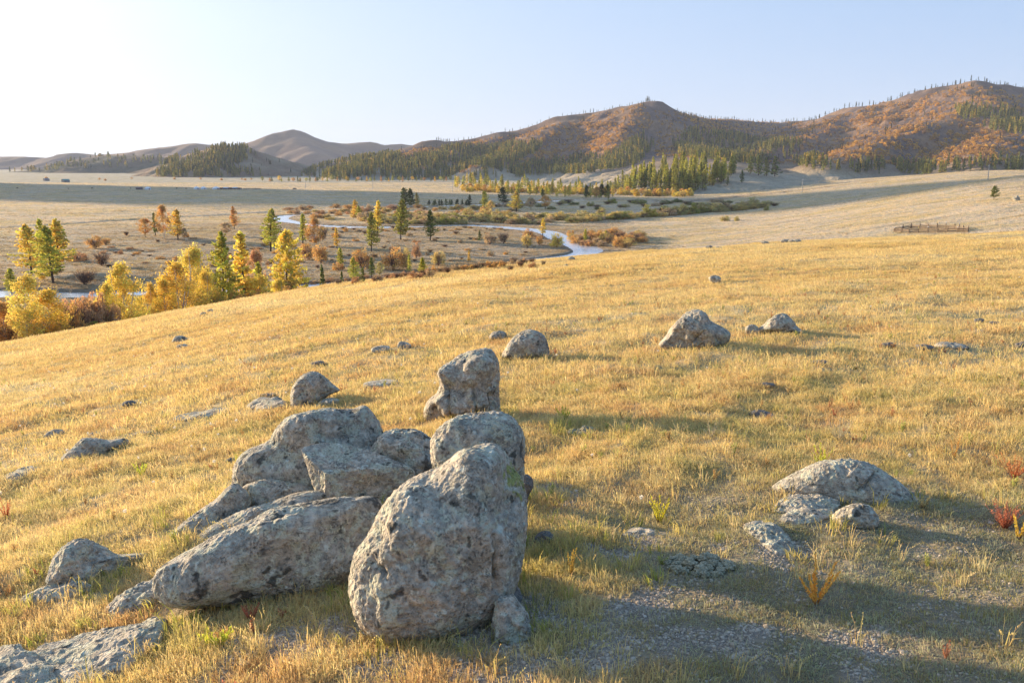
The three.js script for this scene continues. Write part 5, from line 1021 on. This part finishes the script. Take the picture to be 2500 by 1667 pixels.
singlePlant('green_weed', 530, 1580, 22, { stalks: 12, tall: 0.085, leaf: 0.026, per: 20, spread: 1.3, tint: limeTint, fill: 0.016 }, 'bright green rosette weed in front of the long low boulder');
singlePlant('lime_herb', 1378, 1028, 23, { stalks: 10, tall: 0.13, leaf: 0.02, per: 34, spread: 0.8, tint: [0.62, 0.60, 0.07], fill: 0.010 }, 'lime green herb beside the small dung heap');
singlePlant('lime_herb', 1610, 1278, 24, { stalks: 9, tall: 0.16, leaf: 0.018, per: 44, spread: 0.6, tint: [0.70, 0.62, 0.07], fill: 0.009 }, 'yellow green herb at the edge of the pile shadow');
singlePlant('lime_herb', 2004, 1138, 25, { stalks: 7, tall: 0.15, leaf: 0.02, per: 30, spread: 0.8, tint: [0.58, 0.58, 0.07], fill: 0.010 }, 'lime green herb growing behind the wide whaleback');
singlePlant('lime_herb', 345, 1165, 26, { stalks: 9, tall: 0.14, leaf: 0.022, per: 20, spread: 0.8, tint: [0.55, 0.60, 0.06], fill: 0.010 }, 'yellow green herb in the left grass above the hump with the tail');
singlePlant('red_herb', 2455, 1290, 27, { stalks: 26, tall: 0.15, leaf: 0.012, per: 40, spread: 0.9, tint: scarlet, fill: 0.014 }, 'bushy scarlet herb near the right edge', std(rgb(0.4, 0.12, 0.06)));
singlePlant('yellow_herb', 2488, 1318, 28, { stalks: 6, tall: 0.16, leaf: 0.016, per: 50, spread: 0.6, tint: [0.75, 0.52, 0.08], fill: 0.010 }, 'yellow herb in front of the scarlet one at the right edge');
singlePlant('red_herb', 2478, 1168, 29, { stalks: 16, tall: 0.16, leaf: 0.011, per: 40, spread: 1.1, tint: [0.68, 0.24, 0.08], fill: 0.011 }, 'orange red feathery herb above the scarlet one at the right edge', std(rgb(0.45, 0.16, 0.07)));
singlePlant('red_herb', 612, 1518, 30, { stalks: 14, tall: 0.10, leaf: 0.009, per: 34, spread: 0.9, tint: [0.50, 0.14, 0.08], fill: 0.010 }, 'dull red herb in front of the long low boulder', std(rgb(0.35, 0.12, 0.07)));
singlePlant('red_herb', 15, 1265, 31, { stalks: 9, tall: 0.17, leaf: 0.012, per: 34, spread: 0.5, tint: [0.60, 0.16, 0.08], fill: 0.009 }, 'red herb at the left edge of the view', std(rgb(0.4, 0.12, 0.06)));
singlePlant('silver_herb', 2048, 1078, 32, { stalks: 18, tall: 0.23, leaf: 0.008, per: 26, spread: 0.8, tint: silver, fill: 0.006 }, 'tall silvery spray of stalks above the wide whaleback', std(rgb(0.55, 0.48, 0.33)));
singlePlant('silver_herb', 1735, 1070, 33, { stalks: 9, tall: 0.18, leaf: 0.007, per: 20, spread: 0.7, tint: silver, fill: 0.005 }, 'pale thin stalks on the shadow of the standing stone', std(rgb(0.55, 0.46, 0.3)));
singlePlant('ochre_herb', 1395, 1408, 34, { stalks: 4, tall: 0.17, leaf: 0.012, per: 60, spread: 0.35, tint: [0.50, 0.34, 0.07], fill: 0.007 }, 'ochre upright herb in the shade right of the largest boulder');
singlePlant('ochre_herb', 2255, 1240, 35, { stalks: 6, tall: 0.09, leaf: 0.014, per: 40, spread: 0.7, tint: [0.70, 0.52, 0.22], fill: 0.012 }, 'pale flowering herb at the right end of the wide whaleback');
singlePlant('rusty_herb', 515, 1448, 36, { stalks: 10, tall: 0.13, leaf: 0.010, per: 44, spread: 0.5, tint: [0.55, 0.24, 0.08], fill: 0.009 }, 'rusty tuft standing against the left end of the long low boulder', std(rgb(0.4, 0.18, 0.07)));
singlePlant('rusty_herb', 2330, 1120, 37, { stalks: 6, tall: 0.16, leaf: 0.012, per: 40, spread: 0.4, tint: [0.60, 0.34, 0.10], fill: 0.008 }, 'rusty upright herb far right, above the whaleback shadow', std(rgb(0.4, 0.22, 0.08)));

// ---------- pole fence corral ----------
const poleWood = std(rgb(0.23, 0.165, 0.11)), poleDark = std(rgb(0.13, 0.095, 0.07)), capWhite = std(rgb(0.75, 0.76, 0.8), { roughness: 0.5 }), capBlue = std(rgb(0.35, 0.45, 0.62), { roughness: 0.5 }), capYellow = std(rgb(0.75, 0.6, 0.1), { roughness: 0.5 });
{
  const R = rng(910), o = new THREE.Group(), corners = [[2184, 566], [2220, 569], [2364, 566], [2332, 559], [2226, 558]].map(([a, b]) => groundAt(a, b)), c = groundAt(2270, 560), px = pixelSize(c.y, -c.z);
  o.name = numbered('corral'); o.position.copy(c); scene.add(o); tag(o, 'weathered pole corral standing on the right part of the slope', 'corral');
  const post = [0, 1, 2].map((k) => new THREE.CylinderGeometry(1.0, 1.2, 1, 7).translate(0, 0.5, 0)), rail = new THREE.CylinderGeometry(0.7, 0.9, 1, 6).rotateZ(Math.PI / 2);
  const posts = [];
  const addPost = (p, tall, cap) => { const m = mesh('post', post[0], R() < 0.5 ? poleWood : poleDark, o); m.position.copy(p).sub(c); m.position.y -= 0.15; m.scale.set(px, tall + 0.15, px); m.rotation.set((R() - 0.5) * 0.1, R() * 3, (R() - 0.5) * 0.1); if (cap) { const q = mesh('post_cap', new THREE.CylinderGeometry(px * 0.6, px * 0.8, px * 2.0, 9), cap, o); q.position.copy(m.position); q.position.y += tall + 0.12 + px; } };
  corners.forEach((A, i) => {
    const B = corners[(i + 1) % corners.length], span = A.distanceTo(B), n = Math.max(1, Math.round(span / 3.2));
    for (let k = 0; k < n; k++) {
      const p = A.clone().lerp(B, k / n), q = A.clone().lerp(B, (k + 1) / n);
      for (const t of [p, q]) t.y = land(t.x, -t.z);
      addPost(p, px * (10 + 5 * R()), (i * 3 + k) % 5 === 0 ? capWhite : (i * 3 + k) % 7 === 1 ? capBlue : (i * 3 + k) % 7 === 4 ? capYellow : null);
      for (let j = 0; j < 5; j++) {
        const a = p.clone(), b = q.clone(), m = mesh('rail', rail, R() < 0.55 ? poleWood : poleDark, o);
        a.y += px * (1.2 + j * 1.9 + (R() - 0.5) * 1.2); b.y += px * (1.2 + j * 1.9 + (R() - 0.5) * 1.2);
        const off = new THREE.Vector3(b.z - a.z, 0, a.x - b.x).normalize().multiplyScalar((j % 2 ? 1.6 : -1.6) * px);
        a.add(off); b.add(off);
        m.position.copy(a).add(b).multiplyScalar(0.5).sub(c); m.scale.set(a.distanceTo(b) * (1.08 + 0.06 * R()), px * 1.0, px * 1.0);
        m.quaternion.setFromUnitVectors(new THREE.Vector3(1, 0, 0), b.clone().sub(a).normalize());
      }
    }
  });
}

// ---------- power line ----------
const poleGrey = std(rgb(0.42, 0.40, 0.37)), wireMat = std(rgb(0.12, 0.12, 0.13));
{
  const feet = [[746, 461, 'in front of the far wood, left of the lone dark car'], [910, 463, 'second from the left across the plain'], [1105, 468, 'third from the left, behind the river trees'], [1328, 470, 'before the belt of yellow larches'], [1609, 476, 'before the dense grove'], [1959, 470, 'on the pale fan right of the grove'], [2413, 440, 'on the shoulder at the far right']];
  const tops = feet.map(([px, py, where]) => {
    const p = groundAt(px, py), d = -p.z, h = clamp(pixelSize(p.y, d) * 36, 8, 11.5), o = new THREE.Group();
    o.name = numbered('power_pole'); o.position.copy(p); scene.add(o); tag(o, 'grey concrete power pole ' + where, 'power pole', 'poles of the power line');
    mesh('pole', new THREE.CylinderGeometry(0.16, 0.28, h, 8).translate(0, h / 2 - 0.3, 0), poleGrey, o);
    const arm = mesh('crossarm', new THREE.BoxGeometry(2.0, 0.14, 0.14), poleGrey, o); arm.position.y = h - 0.9; arm.rotation.y = 0.6;
    for (const s of [-0.85, 0, 0.85]) { const q = mesh('insulator', new THREE.CylinderGeometry(0.05, 0.09, 0.3, 7), capWhite, o); q.position.set(Math.cos(0.6) * s, h - (s ? 0.68 : 0.15), -Math.sin(0.6) * s); }
    return p.clone().add(new THREE.Vector3(0, h - 0.5, 0));
  });
  for (let i = 0; i < tops.length - 1; i++) {
    const a = tops[i], b = tops[i + 1], o = new THREE.Group(), span = a.distanceTo(b);
    o.name = numbered('power_wire'); scene.add(o); o.position.copy(a); tag(o, ['wires between the first and second poles on the plain', 'wires between the second and third poles on the plain', 'wires from the third pole to the larch belt', 'wires between the larch belt and the dense grove', 'wires from the dense grove to the pale fan', 'wires from the pale fan to the far right shoulder'][i], 'power wire', 'spans of the power line');
    for (const s of [-0.8, 0.8]) { const pts = [0, 0.25, 0.5, 0.75, 1].map((t) => new THREE.Vector3((b.x - a.x) * t + s * 0.8, (b.y - a.y) * t - 4 * t * (1 - t) * Math.min(4, span * 0.012), (b.z - a.z) * t - s * 0.5)); mesh('wire', new THREE.TubeGeometry(new THREE.CatmullRomCurve3(pts), 24, 0.028, 4), wireMat, o); }
  }
}

// ---------- herders' camp on the far plain ----------
const felt = std(rgb(0.86, 0.86, 0.87)), doorRed = std(rgb(0.35, 0.09, 0.05)), rope = std(rgb(0.35, 0.3, 0.24)), plankDark = std(rgb(0.13, 0.095, 0.075)), tinGreen = std(rgb(0.10, 0.27, 0.22), { roughness: 0.6 }), plankGrey = std(rgb(0.30, 0.27, 0.25)), tinPale = std(rgb(0.5, 0.55, 0.62), { roughness: 0.5 });
function ger(px, py, wide, label) {
  const p = groundAt(px, py), r = wide / 2, o = new THREE.Group();
  o.name = numbered('ger_tent'); o.position.copy(p); o.rotation.y = Math.atan2(-p.x, -p.z) + 0.5; o.scale.set(1.1, 1.3, 1.1); scene.add(o); tag(o, label, 'tent', 'round felt tents of the camp');
  mesh('wall', new THREE.CylinderGeometry(r, r * 1.02, 1.6, 28, 1, true).translate(0, 0.8, 0), felt, o);
  mesh('roof', new THREE.LatheGeometry([[r * 1.03, 1.55], [r * 0.98, 1.68], [r * 0.6, 2.25], [r * 0.22, 2.62], [r * 0.18, 2.66]].map(([a, b]) => new THREE.Vector2(a, b)), 28), felt, o);
  mesh('crown_ring', new THREE.CylinderGeometry(r * 0.19, r * 0.21, 0.14, 16).translate(0, 2.72, 0), rope, o);
  for (const y of [0.5, 1.2]) mesh('rope_band', new THREE.TorusGeometry(r * 1.025, 0.03, 5, 32).rotateX(Math.PI / 2).translate(0, y, 0), rope, o);
  mesh('door', new THREE.BoxGeometry(0.95, 1.45, 0.16).translate(0, 0.74, r * 1.0), doorRed, o);
  mesh('stove_pipe', new THREE.CylinderGeometry(0.06, 0.06, 1.1, 7).translate(r * 0.1, 3.1, 0), plankDark, o);
}
ger(360, 463, 6.4, 'white round felt tent beside the dark shed at the left of the camp');
ger(479, 462.5, 6.2, 'white round felt tent, left of the pair in the middle of the camp');
ger(496, 462.5, 6.2, 'white round felt tent, right of the pair in the middle of the camp');
ger(527, 462.5, 8.0, 'largest white round felt tent, next to the dark sheds');
function shed(px, py, w, h, deep, wall, roof, label, turnBy = 0.2) {
  const p = groundAt(px, py), o = new THREE.Group(), R = rng(px);
  o.name = numbered('shed'); o.position.copy(p); o.rotation.y = Math.atan2(-p.x, -p.z) + turnBy; scene.add(o); tag(o, label, 'shed');
  const body = new THREE.Shape([new THREE.Vector2(-deep / 2, -0.2), new THREE.Vector2(deep / 2, -0.2), new THREE.Vector2(deep / 2, h * 0.68), new THREE.Vector2(0, h), new THREE.Vector2(-deep / 2, h * 0.68)]);
  mesh('wall', new THREE.ExtrudeGeometry(body, { depth: w, bevelEnabled: false }).translate(0, 0, -w / 2).rotateY(Math.PI / 2), wall, o);
  for (const s of [-1, 1]) { const l = Math.hypot(deep / 2, h * 0.32) + 0.35, m = mesh('roof', new THREE.BoxGeometry(w + 0.5, 0.12, l), roof, o); m.position.set(0, h * 0.84 + 0.06, s * (deep / 4 + 0.1)); m.rotation.x = s * Math.atan2(h * 0.32, deep / 2); }
  const d = mesh('door', new THREE.BoxGeometry(0.9, Math.min(1.8, h * 0.6), 0.08), plankDark, o); d.position.set(-w * 0.2, Math.min(1.8, h * 0.6) / 2, deep / 2 + 0.04);
  const v = mesh('window', new THREE.BoxGeometry(0.7, 0.6, 0.06), tinPale, o); v.position.set(w * 0.22, h * 0.4, deep / 2 + 0.03);
}
shed(339, 463, 7, 3.0, 4, std(rgb(0.16, 0.10, 0.09)), std(rgb(0.22, 0.15, 0.14)), 'dark brown shed left of the first white tent');
shed(159, 445, 11, 5.2, 7, plankGrey, tinGreen, 'hut with a green roof on the far left plain', 0.5);
shed(112, 441.5, 9, 4.4, 6, plankGrey, std(rgb(0.25, 0.24, 0.25)), 'small grey hut left of the green roofed one', 0.4);
[[541, 5, 2.2], [552, 7, 2.6], [563, 6, 2.2], [573, 6, 2.6], [583, 5, 2.0]].forEach(([x, w, h], i) => shed(x, 462.5, w, h, 4, plankDark, i % 2 ? tinPale : plankDark, ['low dark shed next to the largest tent', 'dark shed with a pale tin roof, second from the largest tent', 'dark shed in the middle of the row by the camp', 'dark shed with a pale roof near the right end of the row', 'small dark shed at the right end of the row'][i], 0.1 * i));
{ // livestock pens
  const R = rng(930);
  [[600, 7], [616, 8], [630, 7]].forEach(([px, w], i) => {
    const p = groundAt(px, 462), o = new THREE.Group();
    o.name = numbered('livestock_pen'); o.position.copy(p); scene.add(o); tag(o, ['dark plank pen right of the sheds, nearest to them', 'dark plank pen in the middle right of the sheds', 'dark plank pen farthest right of the sheds'][i], 'pen');
    for (let k = 0; k < 5; k++) { const m = mesh('post', new THREE.BoxGeometry(0.2, 1.5, 0.2), plankDark, o); m.position.set((k / 4 - 0.5) * w, 0.6, 0); }
    for (let k = 0; k < 3; k++) { const m = mesh('plank', new THREE.BoxGeometry(w, 0.22, 0.06), plankDark, o); m.position.set(0, 0.3 + k * 0.42, 0.13); m.rotation.z = (R() - 0.5) * 0.03; }
  });
}
{ // car
  const p = groundAt(719, 462), o = new THREE.Group();
  o.name = numbered('parked_car'); o.position.copy(p); o.rotation.y = 0.2; scene.add(o); tag(o, 'dark car parked alone on the plain right of the camp', 'car');
  const paint = std(rgb(0.05, 0.06, 0.08), { roughness: 0.35 }), glass = std(rgb(0.03, 0.035, 0.04), { roughness: 0.1 }), rubber = std(rgb(0.02, 0.02, 0.02));
  const side = (pts) => new THREE.Shape(pts.map(([a, b]) => new THREE.Vector2(a, b)));
  mesh('body', new THREE.ExtrudeGeometry(side([[-2.2, 0.35], [2.2, 0.35], [2.25, 0.75], [2.1, 0.95], [1.2, 1.02], [0.7, 1.55], [-1.4, 1.6], [-2.1, 1.05], [-2.25, 0.8]]), { depth: 1.6, bevelEnabled: true, bevelSize: 0.08, bevelThickness: 0.08, bevelSegments: 2 }).translate(0, 0, -0.8), paint, o);
  mesh('window', new THREE.ExtrudeGeometry(side([[-1.7, 1.08], [1.0, 1.08], [0.62, 1.48], [-1.3, 1.52]]), { depth: 1.8, bevelEnabled: false }).translate(0, 0, -0.9), glass, o);
  for (const x of [-1.35, 1.4]) for (const z of [-0.8, 0.8]) { const t = mesh('wheel', new THREE.CylinderGeometry(0.36, 0.36, 0.24, 16).rotateX(Math.PI / 2), rubber, o); t.position.set(x, 0.36, z); const r = mesh('rim', new THREE.CylinderGeometry(0.2, 0.2, 0.26, 12).rotateX(Math.PI / 2), poleGrey, t); r.position.set(0, 0, 0); }
}
{ // grazing cattle, each one body
  const bones = [[-0.75, 1.12, 0, 0.30, 0.1, 1.08, 0, 0.36], [0.1, 1.08, 0, 0.36, 0.62, 1.15, 0, 0.30], [0.62, 1.18, 0, 0.2, 1.05, 0.85, 0, 0.15], [1.05, 0.85, 0, 0.14, 1.32, 0.5, 0, 0.09], [-0.85, 1.2, 0, 0.05, -1.02, 0.6, 0, 0.03]];
  for (const s of [-0.17, 0.17]) { bones.push([0.55, 0.95, s, 0.13, 0.57, 0.5, s, 0.075], [0.57, 0.5, s, 0.07, 0.55, 0.03, s, 0.055]); bones.push([-0.7, 1.0, s, 0.19, -0.62, 0.62, s, 0.11], [-0.62, 0.62, s, 0.10, -0.8, 0.40, s, 0.065], [-0.8, 0.40, s, 0.06, -0.76, 0.03, s, 0.055]); }
  const N = 56, S = 1.5, mc = new MarchingCubes(N, new THREE.MeshStandardMaterial(), false, false, 60000);
  for (let z = 0; z < N; z++) for (let y = 0; y < N; y++) for (let x = 0; x < N; x++) {
    const X = (x / N * 2 - 1) * S + 0.15, Y = (y / N * 2 - 1) * S + 0.75, Z = (z / N * 2 - 1) * S;
    let f = 9;
    for (const [ax, ay, az, ra, bx, by, bz, rb] of bones) { const ex = bx - ax, ey = by - ay, ez = bz - az, t = clamp(((X - ax) * ex + (Y - ay) * ey + (Z - az) * ez) / (ex * ex + ey * ey + ez * ez)), q = Math.hypot(X - ax - ex * t, Y - ay - ey * t, Z - az - ez * t) - lerp(ra, rb, t), h = clamp(0.5 + 0.5 * (f - q) / 0.07); f = lerp(f, q, h) - 0.07 * h * (1 - h); }
    mc.field[x + y * N + z * N * N] = -f;
  }
  mc.isolation = 0; mc.update();
  const n = mc.count ?? mc.geometry.drawRange.count, P = new Float32Array(n * 3);
  for (let i = 0; i < n; i++) { P[i * 3] = mc.positionArray[i * 3] * S + 0.15; P[i * 3 + 1] = mc.positionArray[i * 3 + 1] * S + 0.75; P[i * 3 + 2] = mc.positionArray[i * 3 + 2] * S; }
  let g = new THREE.BufferGeometry(); g.setAttribute('position', new THREE.BufferAttribute(P, 3)); g = mergeVertices(g, 1e-4); g.computeVertexNormals();
  const hide = [std(rgb(0.06, 0.04, 0.03)), std(rgb(0.14, 0.075, 0.045))];
  [[41, 461, 'at the left edge of the plain'], [166, 462, 'below the green roofed hut'], [224, 461, 'between the green roofed hut and the dark shed'], [318, 461, 'just left of the dark shed'], [431, 461, 'left of the pair of tents'], [454, 462, 'nearest to the pair of tents']].forEach(([px, py, where], i) => {
    const m = mesh('grazing_cow', g, hide[i % 2]);
    m.position.copy(groundAt(px, py)); m.rotation.y = i * 1.9; m.scale.setScalar(1.1);
    tag(m, 'dark cow grazing ' + where, 'cow', 'cattle on the far plain');
  });
}
renderer.render(scene, camera);
